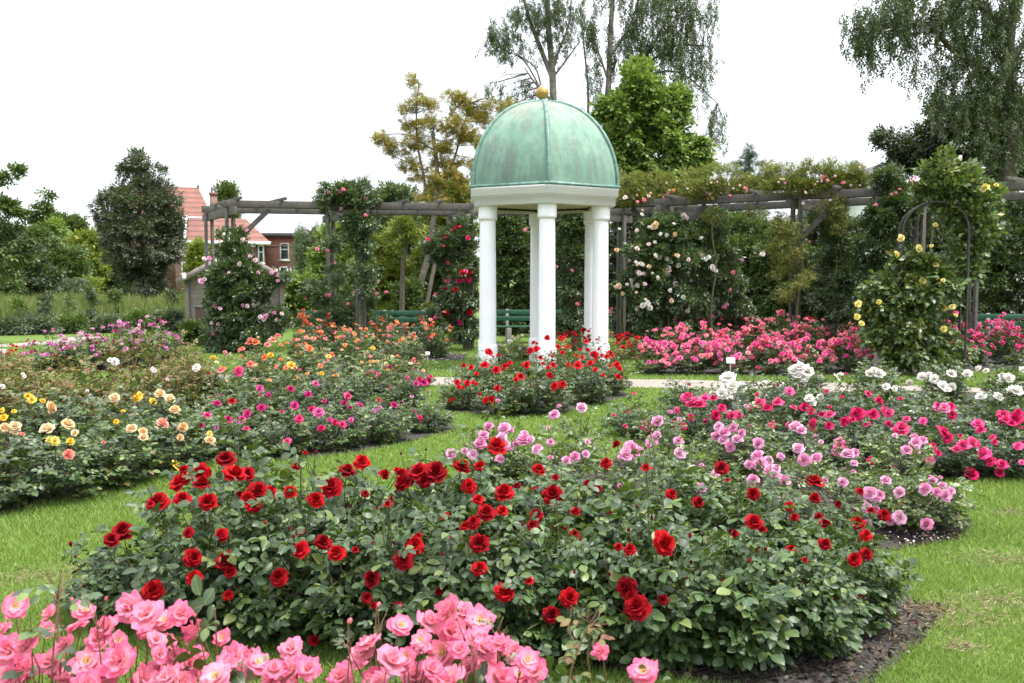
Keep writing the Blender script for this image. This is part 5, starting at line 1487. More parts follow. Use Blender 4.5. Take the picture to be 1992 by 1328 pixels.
    return dict(root=root, base=base, cl=cl, d=d, k=k)
def px_blooms(pl, items, mats, seed, scale=1.0, off=-.25):
    rng = np.random.default_rng(seed)
    for px, py, sz in items:
        p0 = P(px, py, pl['d']) - pl['base']
        # nearest leafy clump in the picture decides the distance
        j = np.argmin(((pl['cl'] - p0)[:, [0, 2]] ** 2).sum(1) + .15 * (pl['cl'][:, 1]) ** 2 * (pl['cl'][:, 1] > 0))
        dy = pl['d'] + pl['cl'][j][1] + off
        p = P(px, py, dy)
        ax = norm(np.array((rng.normal(0, .5), -1, .5 + rng.normal(0, .3))))
        add_bloom(pl['root'], p, ax, sz * .5 * dy / F * scale, 'far', mats[rng.integers(0, len(mats))], rng, base=pl['base'])

BT = 'background trees and shrubs'
# big trees against the sky
px_plant('birch_tree', 'open crowned silver birch rising right behind the gilt ball', 'tree', 35, [(1079, 610), (1077, 400), (1076, 190), (1073, 120), (1066, 40), (1064, -60), (1060, -140)],
         [([(1074, 150), (1046, 80), (1028, 30), (1012, -30), (1000, -90)], .10), ([(1074, 130), (1090, 90), (1108, 40), (1112, -40)], .07), ([(1076, 150), (1110, 105), (1128, 80)], .05), ([(1052, 165), (1040, 130), (1005, 105), (985, 90)], .04), ([(1050, 170), (1025, 125), (1005, 108), (975, 95)], .04), ([(1076, 200), (1040, 160), (1020, 130)], .06)],
         [(968, 72, 26, 28, 30), (1075, 10, 40, 24, 22), (1000, 30, 24, 20, 14), (985, 95, 18, 14, 8), (1045, 30, 20, 26, 12), (1080, 40, 20, 26, 12), (1085, 90, 16, 16, 7), (1000, 62, 18, 12, 8), (1018, 85, 16, 10, 5), (1012, 20, 22, 18, 10), (1060, 60, 16, 14, 6), (1062, 20, 24, 22, 9), (1098, 66, 14, 16, 6), (1120, 30, 22, 30, 12), (1100, 5, 20, 20, 8), (1040, -40, 60, 40, 30), (1090, -80, 60, 50, 30), (962, 165, 18, 12, 6), (990, 185, 24, 14, 8), (1015, 160, 18, 16, 7), (1030, 180, 12, 20, 5), (1000, 212, 22, 12, 6), (960, 48, 8, 14, 3), (1044, 100, 10, 14, 3), (1085, 185, 10, 10, 2)],
         'birch_leaf', 101, 13, 30, .17, SPRIG, 'bark_birch', .17, BT, weep=.5)
px_plant('birch_tree', 'tall weeping birch with hanging foliage behind the bright green tree', 'tree', 36, [(1175, 620), (1180, 420), (1180, 230), (1184, 160), (1188, 60), (1194, -40), (1200, -160)],
         [([(1182, 230), (1230, 150), (1280, 70), (1300, 20), (1310, -50)], .10), ([(1184, 160), (1160, 90), (1140, 50)], .05), ([(1186, 110), (1230, 40), (1245, -30)], .07), ([(1240, 140), (1310, 90), (1380, 90)], .06), ([(1143, 290), (1144, 180), (1136, 90), (1130, 30)], .06), ([(1240, 150), (1320, 140), (1395, 200)], .06)],
         [(1140, 20, 22, 30, 10), (1150, 70, 14, 30, 8), (1160, 130, 16, 24, 7), (1165, 190, 20, 40, 10), (1215, 60, 34, 50, 22), (1190, 120, 18, 22, 6), (1270, 40, 54, 54, 60), (1330, 60, 44, 44, 46), (1300, 0, 60, 30, 30), (1375, 95, 28, 24, 16), (1300, 120, 50, 40, 30), (1350, 150, 36, 40, 22), (1260, 180, 40, 40, 12), (1360, 10, 40, 30, 20), (1395, 215, 18, 14, 8), (1385, 260, 22, 20, 9), (1270, -50, 90, 50, 50), (1190, -20, 40, 40, 16), (1230, 110, 30, 30, 12), (1155, 40, 10, 16, 4)],
         'birch_leaf', 102, 11, 26, .20, SPRIG, 'bark_birch', .16, BT, weep=1.1)
px_plant('maple_tree', 'dense bright green maple right of the copper dome', 'tree', 29, [(1262, 640), (1262, 480), (1258, 330), (1250, 200)],
         [([(1262, 420), (1210, 330), (1195, 260)], .06), ([(1262, 420), (1320, 330), (1345, 290)], .06)],
         [(1240, 170, 34, 36, 16), (1228, 215, 50, 34, 22), (1290, 225, 44, 42, 22), (1210, 270, 40, 36, 18), (1270, 290, 70, 40, 34), (1325, 300, 44, 40, 20), (1200, 325, 36, 34, 14), (1260, 345, 80, 40, 34), (1330, 350, 40, 30, 14), (1240, 140, 14, 14, 4), (1312, 190, 14, 18, 4), (1180, 215, 12, 14, 4), (1175, 290, 10, 12, 3), (1365, 320, 10, 14, 3)],
         'bright_leaf', 103, 15, 40, .26, BROAD, 'bark', .13, BT, droop=-.35, up=.9)
px_plant('maple_tree', 'orange and olive maple left of the dome with slender leaning trunks', 'tree', 27, [(806, 650), (807, 600), (815, 560), (830, 510), (838, 470), (846, 400), (850, 330), (842, 260)],
         [([(828, 380), (824, 340), (812, 280), (810, 220), (815, 160)], .05), ([(846, 400), (880, 320), (900, 250), (915, 200)], .05), ([(842, 290), (790, 262), (745, 262)], .03), ([(828, 330), (780, 310), (760, 300)], .025), ([(880, 320), (850, 350), (830, 365)], .02), ([(828, 600), (840, 540), (850, 500), (868, 460), (880, 400)], .085)],
         [(740, 262, 16, 8, 5), (755, 275, 22, 8, 6), (775, 290, 22, 10, 7), (790, 215, 18, 10, 5), (812, 200, 20, 12, 7), (830, 210, 18, 12, 6), (800, 240, 26, 10, 7), (835, 245, 30, 14, 9), (815, 275, 30, 12, 9), (850, 285, 34, 16, 10), (800, 318, 32, 12, 8), (820, 340, 30, 10, 7), (812, 165, 10, 12, 3), (800, 152, 6, 6, 2), (905, 190, 18, 10, 6), (890, 212, 26, 14, 8), (930, 215, 28, 14, 9), (960, 210, 28, 12, 8), (985, 205, 14, 8, 4), (900, 250, 36, 18, 14), (880, 280, 30, 16, 10), (900, 320, 34, 18, 12), (870, 345, 34, 16, 10), (905, 355, 24, 16, 8), (850, 375, 40, 20, 10), (940, 240, 20, 14, 8), (870, 240, 30, 20, 12), (925, 270, 26, 16, 10), (850, 320, 30, 20, 12), (880, 190, 18, 10, 5)],
         'orange_leaf', 104, 9, 34, .17, FINE, 'bark_grey', .13, BT, droop=-.1, up=1.2)
px_plant('birch_tree', 'huge dark weeping birch filling the upper right corner', 'tree', 25, [(1962, 640), (1962, 420), (1966, 330), (1972, 240), (1960, 150), (1968, 40), (1980, -100), (1985, -300)],
         [([(1962, 170), (1900, 125), (1850, 95), (1822, 62), (1790, 50), (1760, 40), (1720, 55)], .085), ([(1968, 60), (1900, 10), (1830, -20), (1740, -30), (1690, -20)], .09), ([(1966, 260), (1900, 240), (1830, 250)], .05), ([(1966, 120), (2010, 60), (2060, 10)], .1), ([(1822, 62), (1805, 40), (1780, 10)], .03), ([(1840, 90), (1800, 85), (1770, 100)], .03)],
         [(1665, 20, 22, 20, 9), (1690, 50, 24, 26, 12), (1720, 20, 34, 22, 16), (1760, 25, 34, 22, 16), (1800, 15, 40, 26, 20), (1850, 20, 40, 34, 24), (1900, 40, 46, 46, 36), (1960, 60, 40, 70, 44), (1880, 110, 40, 40, 26), (1920, 150, 46, 44, 34), (1985, 170, 40, 60, 34), (1830, 120, 22, 24, 10), (1775, 110, 18, 20, 6), (1820, 175, 26, 16, 9), (1700, 90, 14, 22, 7), (1672, 60, 14, 20, 6), (1740, 80, 14, 20, 5), (1880, 200, 44, 34, 22), (1950, 250, 50, 50, 36), (2040, 60, 50, 90, 40), (1800, -40, 120, 40, 60), (1930, -60, 80, 60, 60)],
         'birch_leaf', 105, 11, 26, .19, SPRIG, 'bark', .20, BT, weep=1.0)
px_plant('broadleaf_tree', 'dark spreading tree below the huge birch at right', 'tree', 27, [(1925, 650), (1928, 480), (1922, 360), (1900, 260)],
         [([(1924, 400), (1840, 330), (1780, 290)], .08), ([(1924, 380), (1990, 300), (2030, 250)], .08), ([(1922, 330), (1850, 250), (1830, 200)], .05)],
         [(1850, 215, 40, 24, 14), (1900, 230, 50, 40, 28), (1810, 265, 40, 24, 16), (1860, 280, 60, 36, 34), (1780, 300, 30, 20, 12), (1740, 285, 20, 18, 5), (1725, 265, 22, 10, 5), (1820, 320, 60, 26, 28), (1900, 330, 70, 40, 40), (1970, 310, 50, 60, 40), (1960, 220, 40, 50, 26), (2020, 260, 40, 80, 30), (1750, 322, 24, 12, 6)],
         'dark_leaf', 106, 15, 32, .22, SPRIG, 'bark', .2, BT, droop=-.3)
px_plant('conifer', 'small blue grey conifer showing above the vine covered beam', 'tree', 50, [(1457, 600), (1457, 420), (1457, 290)], [],
         [(1457, 292, 4, 9, 4), (1457, 308, 18, 4, 8), (1455, 322, 32, 4, 12), (1459, 337, 42, 4, 15), (1456, 352, 46, 5, 16), (1457, 380, 36, 12, 14), (1457, 420, 34, 30, 18)],
         'conifer', 107, 7, 26, .24, FINE, 'bark', .12, BT, droop=0)
# left side
px_plant('round_tree', 'dense dark evergreen tree with a rounded crown left of the brick house', 'tree', 38, [(281, 625), (281, 590), (279, 520), (276, 430)],
         [([(279, 520), (240, 450), (225, 400)], .06), ([(279, 520), (320, 440), (330, 400)], .06)],
         [(270, 470, 70, 76, 120), (275, 530, 46, 48, 40), (275, 410, 58, 50, 46), (262, 352, 30, 26, 11), (298, 365, 28, 24, 10), (268, 325, 14, 14, 4), (220, 378, 22, 18, 6), (322, 405, 20, 30, 8), (334, 470, 14, 40, 10), (206, 440, 14, 40, 10), (266, 300, 5, 9, 2), (198, 392, 10, 12, 2), (316, 340, 12, 10, 2), (240, 335, 10, 10, 2), (195, 430, 8, 14, 2), (345, 440, 8, 16, 2)],
         'holm_leaf', 108, 14, 34, .24, SPRIG, 'bark', .15, BT)
px_plant('oak_tree', 'broad leaved tree at the left edge reaching in with thin branches', 'tree', 27, [(-60, 640), (-58, 520), (-50, 420), (-45, 340)],
         [([(-58, 520), (0, 495), (60, 488), (100, 470), (125, 462)], .035), ([(-50, 420), (10, 400), (50, 412), (95, 405)], .035), ([(-48, 380), (0, 345), (28, 335)], .03)],
         [(5, 345, 16, 8, 5), (28, 333, 10, 6, 3), (8, 398, 20, 8, 6), (30, 412, 22, 8, 6), (65, 420, 12, 5, 3), (92, 408, 10, 4, 3), (92, 382, 5, 2, 1), (75, 398, 7, 4, 2), (8, 445, 22, 22, 12), (50, 470, 24, 8, 6), (100, 468, 18, 8, 4), (15, 500, 34, 20, 13), (-40, 420, 40, 60, 24), (55, 500, 18, 10, 4), (-5, 535, 18, 10, 4), (-50, 340, 40, 24, 10)],
         'mid_leaf', 109, 9, 22, .17, BROAD, 'bark', .12, BT, droop=-.3)
def shrub(label, px, top, d, wpx, leaf, seed, sprig=None, tpl=SPRIG, name='shrub', cat='shrub', per=34, bot=None, bark='bark', **kw):
    """bushy plant standing on the ground with an uneven domed top"""
    rng = np.random.default_rng(seed + 5000)
    gy = 545 + CAMZ * F / d
    bot = bot or gy - 4
    h = bot - top; ells = []
    m = max(3, int(h / max(24, wpx * .3)))
    for i in range(m):
        f = (i + .5) / m
        wi = wpx * .5 * (math.sin(math.pi * min(1, (.22 + .72 * (1 - f) * .95))) ** .6 if i < m - 1 else .55)
        for s in (-1, 1):
            ells.append((px + s * wi * .42 + rng.normal(0, wpx * .05), bot - h * f * .98 + rng.normal(0, 4), wi * .62, h / m * .62, max(5, int(wi * h / m / 90))))
    for _ in range(4):
        ells.append((px + rng.uniform(-.32, .32) * wpx, top + h * .06 + rng.uniform(-8, 6), wpx * .10, h * .05 + 3, 2))
    cl = max(9, min(20, wpx * .13))
    return px_plant(name, label, cat, d, [(px, gy + 2), (px + rng.normal(0, 3), (gy + top) / 2), (px, top + h * .2)], [], ells, leaf, seed, cl, per, sprig or d * .0078, tpl, bark, .05 * wpx / 120 + .02, BT, base_px=px, crown='foliage', **kw)
# beyond the meadow
for k, (px, top, d, wpx, leaf, lab) in enumerate([
        (-15, 470, 66, 110, 'mid_leaf', 'grey green tree at the far left edge behind the oak branches'),
        (42, 452, 70, 100, 'mid_leaf', 'mid green background tree left of the two pointed tops'),
        (92, 440, 72, 70, 'bright_leaf', 'fresh green background tree above the low outbuilding'),
        (118, 428, 76, 44, 'mid_leaf', 'narrow background tree, left one of two pointed tops'),
        (146, 432, 76, 40, 'mid_leaf', 'narrow background tree, right one of two pointed tops'),
        (165, 462, 64, 80, 'yellow_leaf', 'yellow green bushy tree just left of the dark round tree'),
        (122, 486, 60, 80, 'mid_leaf', 'broad green shrub in front of the yellow green tree'),
        (205, 470, 66, 70, 'mid_leaf', 'green tree peeking out behind the dark round tree'),
        (70, 500, 52, 64, 'dark_leaf', 'dark low shrub at the far end of the meadow on the left'),
        (8, 508, 50, 60, 'mid_leaf', 'leafy shrub at the left edge of the meadow'),
        (381, 484, 60, 15, 'yellow_leaf', 'small golden conifer against the brick house wall'),
        (443, 371, 104, 26, 'mid_leaf', 'round topped far tree right of the chimney'),
        (345, 585, 36, 50, 'mid_leaf', 'green shrub left of the grey shed')]):
    shrub(lab, px, top, d, wpx, leaf, 200 + k, per=24)
def hedge(px0, px1, top, d, label, seed, leaf='dark_leaf'):
    a, b = P(px0, 560, d), P(px1, 560, d); L = b[0] - a[0]; h = P(px0, top, d)[2]
    c = (a + b) / 2; c[2] = 0
    root = thing('hedge', c, label, 'hedge')
    rng = np.random.default_rng(seed); n = int(L * h * 260)
    p = rng.uniform((-L / 2, -.5, 0), (L / 2, .5, h), (n, 3))
    f = rng.integers(0, 3, n); p[f == 0, 1] = -.5 + rng.normal(0, .05, (f == 0).sum()); p[f == 1, 2] = h + rng.normal(0, .04, (f == 1).sum())
    dr = rng.normal(0, 1, (n, 3)) + (0, -.6, .5)
    V, T = scatter(SPRIG, p, norm(dr), rng.normal(0, .6, (n, 3)) + (0, -.5, .8), rng.uniform(.14, .26, n), rng)
    obj('foliage', mesh('hedge_foliage', V, T, mats=[M[leaf]]), root)
hedge(112, 168, 548, 55, 'clipped dark green hedge at the back of the meadow', 3)
hedge(152, 200, 545, 57, 'clipped yellow green hedge beside the dark hedge', 4, 'yellow_leaf')

# willow and greenery seen through the pergola
px_plant('willow_tree', 'weeping willow beside the flat roofed brick building', 'tree', 52, [(606, 620), (606, 520), (604, 450)], [],
         [(605, 445, 34, 14, 22), (590, 460, 24, 16, 14), (622, 460, 24, 18, 14), (605, 475, 36, 20, 14)], 'willow_leaf', 120, 9, 40, .34, FINE, 'bark', .16, BT, weep=2.6)
for k, (px, top, d, wpx, leaf, lab) in enumerate([
        (655, 448, 33, 92, 'bright_leaf', 'fresh green leafy shrub under the pergola beside the willow'),
        (590, 552, 31, 60, 'bright_leaf', 'low bright green bush between the shed and the pergola post'),
        (700, 520, 30, 90, 'mid_leaf', 'dark green shrub behind the climber-clad pergola post'),
        (770, 368, 34, 120, 'willow_leaf', 'grey green small tree rising above the pergola beam'),
        (870, 352, 31, 110, 'yellow_leaf', 'olive yellow small tree behind the pergola next to the dome'),
        (752, 470, 28, 80, 'yellow_leaf', 'yellowing young tree below the beam left of the leaning trunks'),
        (870, 460, 28, 110, 'mid_leaf', 'green shrub behind the red climbing rose'),
        (800, 560, 27, 90, 'mid_leaf', 'low green shrub round the leaning trunks'),
        (985, 405, 27, 80, 'mid_leaf', 'mid green shrub seen between the left and middle columns'),
        (1045, 410, 28, 70, 'dark_leaf', 'dark shrub behind the middle columns'),
        (1105, 398, 26, 80, 'dark_leaf', 'dark ivy covered shrub seen between the middle and right columns'),
        (1215, 400, 26, 80, 'dark_leaf', 'dark shrub just right of the right column'),
        (1290, 395, 27, 110, 'dark_leaf', 'dark tall shrub behind the white climbing rose'),
        (1375, 415, 27, 100, 'mid_leaf', 'green shrub right of the white climbing rose'),
        (1450, 425, 26, 120, 'mid_leaf', 'light green tall shrub under the vine covered beam'),
        (1525, 440, 25, 100, 'mid_leaf', 'drooping green shrub in the middle of the right pergola bay'),
        (1590, 420, 26, 100, 'dark_leaf', 'dark green shrub behind the slanting pergola brace'),
        (1660, 440, 24, 110, 'dark_leaf', 'dark shrub left of the yellow rose arch'),
        (1740, 420, 25, 120, 'dark_leaf', 'dark shrub behind the yellow rose arch'),
        (1830, 400, 25, 120, 'dark_leaf', 'tall dark shrub just right behind the arch'),
        (1905, 405, 23, 110, 'mid_leaf', 'green shrub above the bench at the right edge'),
        (1985, 390, 23, 120, 'dark_leaf', 'darkest tall shrub at the right edge behind the bench')]):
    shrub(lab, px, top, d, wpx, leaf, 300 + k, per=22, tpl=BROAD if leaf == 'bright_leaf' else SPRIG)
tk = px_plant('bare_trunk_tree', 'thick brown trunk of a small tree left of the leaning trunks', 'tree', 26.5, [(783, 650), (782, 600), (783, 560), (784, 515), (790, 470), (785, 430)], [],
              [(780, 440, 26, 20, 8), (800, 455, 20, 16, 5), (765, 465, 16, 14, 4)], 'yellow_leaf', 340, 11, 30, .18, SPRIG, 'bark', .095, BT)

# ------------------------------------------------------------------ climbing roses on the pergola and the arch
CG = 'climbing roses on the pergola'
c1 = px_plant('climbing_rose', 'climbing rose with small pale pink blooms hiding the shed front', 'climbing rose', 20.3, [(462, 690), (458, 600), (452, 500), (450, 420)], [([(462, 690), (430, 600), (420, 540)], .012), ([(462, 690), (510, 600), (520, 560)], .012), ([(466, 690), (480, 560), (470, 470)], .012)],
              [(458, 490, 26, 22, 16), (455, 530, 50, 26, 32), (460, 570, 52, 26, 34), (462, 610, 50, 28, 32), (468, 650, 54, 26, 26), (520, 635, 30, 20, 8), (420, 660, 24, 22, 7), (428, 580, 22, 30, 7), (512, 545, 22, 14, 6), (458, 462, 10, 10, 3), (436, 455, 8, 14, 2), (535, 540, 20, 6, 3), (545, 610, 14, 14, 3), (405, 545, 10, 8, 2)], 'climber_leaf', 400, 11, 34, .15, SPRIG, 'stem', .028, CG)
px_blooms(c1, [(459, 484, 10), (466, 513, 11), (497, 506, 11), (486, 498, 8), (397, 503, 9), (407, 502, 10), (392, 547, 14), (398, 543, 10), (415, 537, 9), (418, 530, 8), (478, 548, 8), (529, 530, 9), (537, 526, 8), (540, 535, 8), (428, 581, 8), (417, 594, 9), (428, 600, 8), (472, 594, 8), (481, 595, 9), (493, 594, 9), (431, 620, 9), (412, 628, 8), (424, 630, 8), (506, 616, 10), (515, 617, 11), (519, 613, 9), (513, 622, 8), (415, 649, 8), (533, 608, 8), (538, 622, 8), (473, 466, 10), (436, 455, 8), (480, 448, 8), (502, 530, 8), (445, 530, 6), (548, 610, 8), (425, 560, 7), (540, 546, 7)], ['p_blush', 'p_blush', 'p_pale'], 41, 1.15)
c2 = px_plant('climbing_rose', 'climbing rose heaped over the beam with a few pink blooms', 'climbing rose', 20.9, [(702, 672), (700, 600), (706, 500), (704, 420)], [([(690, 672), (712, 560), (700, 480)], .012)],
              [(685, 385, 34, 20, 24), (650, 395, 26, 16, 12), (715, 395, 16, 16, 8), (670, 372, 20, 12, 7), (700, 430, 26, 26, 20), (708, 475, 20, 30, 14), (712, 530, 16, 34, 8), (680, 440, 20, 14, 5), (640, 372, 14, 8, 3), (700, 362, 14, 8, 3)], 'climber_leaf', 401, 11, 30, .14, SPRIG, 'stem', .028, CG)
px_blooms(c2, [(662, 372, 12), (655, 374, 9), (712, 385, 9), (664, 406, 9), (711, 418, 8), (668, 368, 8), (640, 374, 7)], ['p_pale', 'p_pink'], 42, 1.15)
c3 = px_plant('climbing_rose', 'sparse pink climbing rose on the post left of the heaped climber', 'climbing rose', 22.0, [(650, 670), (648, 600), (645, 520), (650, 450)], [],
              [(655, 540, 22, 20, 9), (640, 590, 30, 30, 14), (690, 600, 34, 36, 16), (650, 480, 14, 24, 6), (720, 570, 20, 26, 7), (610, 560, 20, 22, 6), (640, 630, 40, 20, 10), (720, 630, 34, 20, 10)], 'climber_leaf', 402, 10, 34, .13, SPRIG, 'stem', .02, CG)
px_blooms(c3, [(617, 484, 9), (637, 487, 8), (641, 473, 6), (600, 560, 8), (595, 580, 7), (636, 573, 8), (640, 574, 7), (652, 511, 6), (690, 566, 7), (702, 571, 7), (733, 571, 8), (727, 564, 6), (677, 590, 7), (751, 568, 8), (725, 548, 7), (735, 546, 7)], ['p_pale', 'p_pink'], 43, 1.15)
c4 = px_plant('climbing_rose', 'deep red climbing rose on the post just left of the pavilion', 'climbing rose', 20.9, [(902, 672), (900, 600), (895, 500), (905, 420)], [([(895, 672), (870, 570), (850, 500)], .012), ([(905, 672), (880, 520), (860, 460)], .012)],
              [(890, 470, 30, 24, 16), (868, 500, 26, 24, 10), (900, 530, 26, 26, 14), (885, 580, 32, 28, 20), (900, 630, 28, 28, 16), (860, 610, 20, 20, 7), (875, 455, 24, 14, 7), (905, 440, 14, 16, 6), (850, 480, 16, 14, 4)], 'climber_leaf', 403, 10, 44, .14, SPRIG, 'stem', .028, CG)
px_blooms(c4, [(833, 465, 8), (868, 460, 11), (880, 448, 8), (888, 442, 8), (910, 463, 10), (871, 511, 8), (900, 530, 13), (909, 536, 12), (912, 544, 12), (871, 546, 10), (892, 547, 10), (866, 562, 8), (886, 563, 11), (846, 572, 6), (884, 583, 7), (870, 608, 11), (914, 608, 12), (894, 627, 11), (847, 618, 9), (915, 530, 10), (905, 528, 10), (895, 440, 6), (863, 478, 5), (840, 622, 7), (902, 545, 9)], ['p_red', 'p_hot', 'p_red'], 44, 1.2)
c5 = px_plant('climbing_rose', 'white clustered climbing rose covering a post right of the pavilion', 'climbing rose', 19.6, [(1302, 680), (1300, 600), (1298, 500), (1300, 420)], [([(1300, 680), (1260, 560), (1240, 520)], .012), ([(1304, 680), (1350, 540), (1360, 500)], .012)],
              [(1300, 450, 40, 26, 26), (1280, 490, 56, 24, 30), (1330, 510, 50, 28, 28), (1270, 540, 50, 28, 26), (1310, 570, 54, 30, 26), (1260, 590, 34, 24, 14), (1350, 590, 30, 26, 10), (1300, 630, 60, 26, 24), (1235, 545, 24, 14, 6), (1215, 555, 12, 6, 3), (1372, 520, 18, 14, 5), (1270, 440, 16, 10, 4)], 'climber_leaf', 404, 11, 44, .14, SPRIG, 'stem', .028, CG)
rngw = np.random.default_rng(77)
wl = [(1273, 440, 14), (1276, 435, 10), (1331, 420, 12), (1336, 423, 8), (1239, 448, 8), (1285, 455, 8), (1297, 457, 8), (1305, 452, 8), (1317, 497, 10), (1330, 497, 11), (1362, 494, 9), (1386, 520, 12), (1392, 526, 10), (1300, 527, 12), (1290, 530, 10), (1279, 540, 9), (1243, 531, 12), (1238, 530, 10), (1228, 545, 9), (1204, 556, 12), (1198, 558, 8), (1233, 558, 12), (1230, 548, 9), (1245, 586, 12), (1250, 594, 12), (1260, 590, 11), (1264, 598, 12), (1274, 602, 11), (1300, 598, 8), (1338, 604, 8), (1240, 600, 10), (1275, 497, 8), (1262, 475, 8)]
wl += [(rngw.normal(1300, 50), rngw.normal(520, 50), rngw.uniform(5, 10)) for _ in range(62)]
px_blooms(c5, wl, ['p_white', 'p_blush', 'p_peach', 'p_white'], 45, 1.25)
def vine(label, px0, px1, dA, dB, top0, top1, seed, blooms, hang=(), post=None):
    """greenery lying along the top of the pergola between two places on its front beam"""
    n = 9; ells = []
    rng = np.random.default_rng(seed)
    for i in range(n):
        f = (i + .5) / n; px = px0 + (px1 - px0) * f; ty = top0 + (top1 - top0) * f
        ells.append((px, ty + 2 + rng.normal(0, 3), (px1 - px0) / n * .8, 8, 8))
        if i % 3 != 1: ells.append((px, ty - 11 + rng.normal(0, 5), (px1 - px0) / n * .5, 7, 3))
        for _ in range(3):
            if rng.random() < .6: ells.append((px + rng.normal(0, 9), ty - rng.uniform(22, 36), 4, 8, 1))
    for h in hang: ells.append(h)
    d = (dA + dB) / 2
    pp = post if post else px0
    pl = px_plant('climbing_rose', label, 'climbing rose', d, [(pp, 545 + CAMZ * F / d), (pp - 5, 600), (pp + 5, 520), (pp - 3, 450), (pp + 2, (top0 + top1) / 2 + 6)], [], ells, 'vine_leaf', seed, 12, 40, .125, FINE, 'stem', .03, CG, twigs=False)
    px_blooms(pl, blooms, ['p_coral', 'p_blush', 'p_orange', 'p_pink'], seed, 1.1)
    px_blooms(pl, [(rng.uniform(px0, px1), top0 + (top1 - top0) * .5 + rng.normal(-4, 10), rng.uniform(3.5, 6)) for _ in range(13)], ['p_blush', 'p_blush', 'p_peach', 'p_pale'], seed + 9, 1.1)
vine('reddish green climber lying on the beam right beside the dome', 1200, 1335, 20.7, 20.0, 386, 370, 501, [(1216, 384, 10), (1253, 389, 9), (1262, 381, 8), (1300, 375, 8), (1311, 370, 7), (1240, 392, 7), (1290, 384, 6)], [(1215, 380, 24, 14, 8), (1240, 365, 20, 12, 6)], 1214)
vine('feathery green climber on the middle of the right beam', 1335, 1500, 20.0, 18.8, 368, 360, 502, [(1450, 366, 9), (1452, 372, 6), (1497, 356, 10), (1380, 378, 7), (1420, 380, 6), (1520, 352, 7)], [(1390, 425, 26, 14, 4), (1470, 410, 20, 10, 3)], 1388)
vine('yellow green climber over the post with the slanting brace', 1495, 1680, 18.8, 17.6, 360, 354, 503, [(1562, 395, 7), (1640, 355, 9), (1600, 344, 8), (1610, 350, 7), (1567, 374, 6), (1655, 360, 6)], [(1530, 440, 22, 24, 12), (1525, 480, 30, 26, 12), (1535, 540, 40, 40, 16), (1620, 395, 30, 12, 9), (1625, 420, 14, 30, 8), (1600, 330, 16, 14, 4), (1650, 345, 20, 10, 5)], 1556)
# pillar climbers in the right bays
for k, (px, d, ells, lab) in enumerate([
        (1122, 20.6, [(1120, 440, 26, 30, 22), (1110, 500, 30, 30, 22), (1118, 560, 30, 34, 22), (1115, 620, 30, 26, 16), (1130, 400, 30, 12, 10)], 'dark climber with few pink blooms between middle and right columns'),
        (1392, 20.4, [(1392, 440, 22, 30, 14), (1400, 500, 26, 34, 18), (1410, 560, 40, 34, 22), (1420, 610, 44, 24, 18)], 'dark climber with coral blooms right of the white climbing rose'),
        (1625, 18.4, [(1622, 450, 18, 40, 16), (1630, 520, 30, 40, 20), (1620, 590, 40, 30, 20), (1640, 560, 20, 30, 8)], 'dark climber on the post right of the slanting brace'),
        (1735, 17.4, [(1740, 400, 40, 24, 24), (1720, 430, 34, 26, 20), (1760, 380, 30, 20, 14), (1700, 470, 34, 34, 20), (1700, 540, 34, 40, 22), (1730, 350, 30, 14, 8), (1690, 600, 34, 24, 14)], 'bushy climber with small pink blooms left behind the arch')]):
    pl = px_plant('climbing_rose', lab, 'climbing rose', d, [(px, 545 + CAMZ * F / d), (px + 3, 540), (px, 420)], [], ells, 'climber_leaf', 520 + k, 11, 44, .14, SPRIG, 'stem', .025, CG)
    px_blooms(pl, [[(1021, 447, 8), (1082, 518, 8), (1113, 526, 9), (1123, 591, 8), (1181, 493, 6), (1186, 606, 9), (1190, 600, 7)], [(1426, 530, 9), (1444, 506, 7), (1387, 602, 8), (1408, 597, 10), (1414, 592, 9), (1420, 565, 6)], [(1575, 470, 5)], [(1704, 398, 8), (1736, 378, 8), (1742, 376, 9), (1750, 368, 7), (1779, 346, 9), (1775, 352, 7), (1745, 600, 7)]][k], ['p_coral', 'p_pale', 'p_pink'], 60 + k, 1.1)
ya = px_plant('climbing_rose', 'yellow climbing rose growing over the dark metal arch', 'climbing rose', ARCH_D - .12, [(1800, 728), (1790, 650), (1800, 560), (1812, 470), (1818, 420)], [([(1790, 728), (1740, 640), (1720, 600)], .014), ([(1800, 725), (1850, 600), (1862, 450), (1850, 390)], .014), ([(1805, 725), (1830, 640), (1890, 560)], .012)],
              [(1850, 362, 52, 26, 30), (1842, 412, 20, 14, 8), (1830, 340, 30, 20, 12), (1890, 375, 34, 18, 14), (1880, 410, 36, 22, 16), (1900, 450, 20, 30, 9), (1870, 470, 20, 40, 8), (1800, 372, 14, 12, 3), (1790, 525, 40, 20, 16), (1780, 570, 54, 26, 34), (1830, 560, 34, 40, 16), (1740, 590, 34, 28, 18), (1760, 630, 56, 30, 36), (1820, 640, 40, 34, 20), (1720, 650, 30, 20, 10), (1780, 680, 60, 24, 24), (1720, 550, 20, 14, 5), (1878, 510, 20, 24, 7), (1700, 590, 16, 14, 4), (1838, 318, 8, 14, 3), (1920, 385, 14, 20, 4), (1860, 680, 30, 20, 6), (1880, 345, 18, 12, 5), (1760, 500, 16, 12, 4)],
              'arch_leaf', 600, 11, 16, .16, BROAD, 'stem', .03, 'climbing roses on the arch', twigs=True)
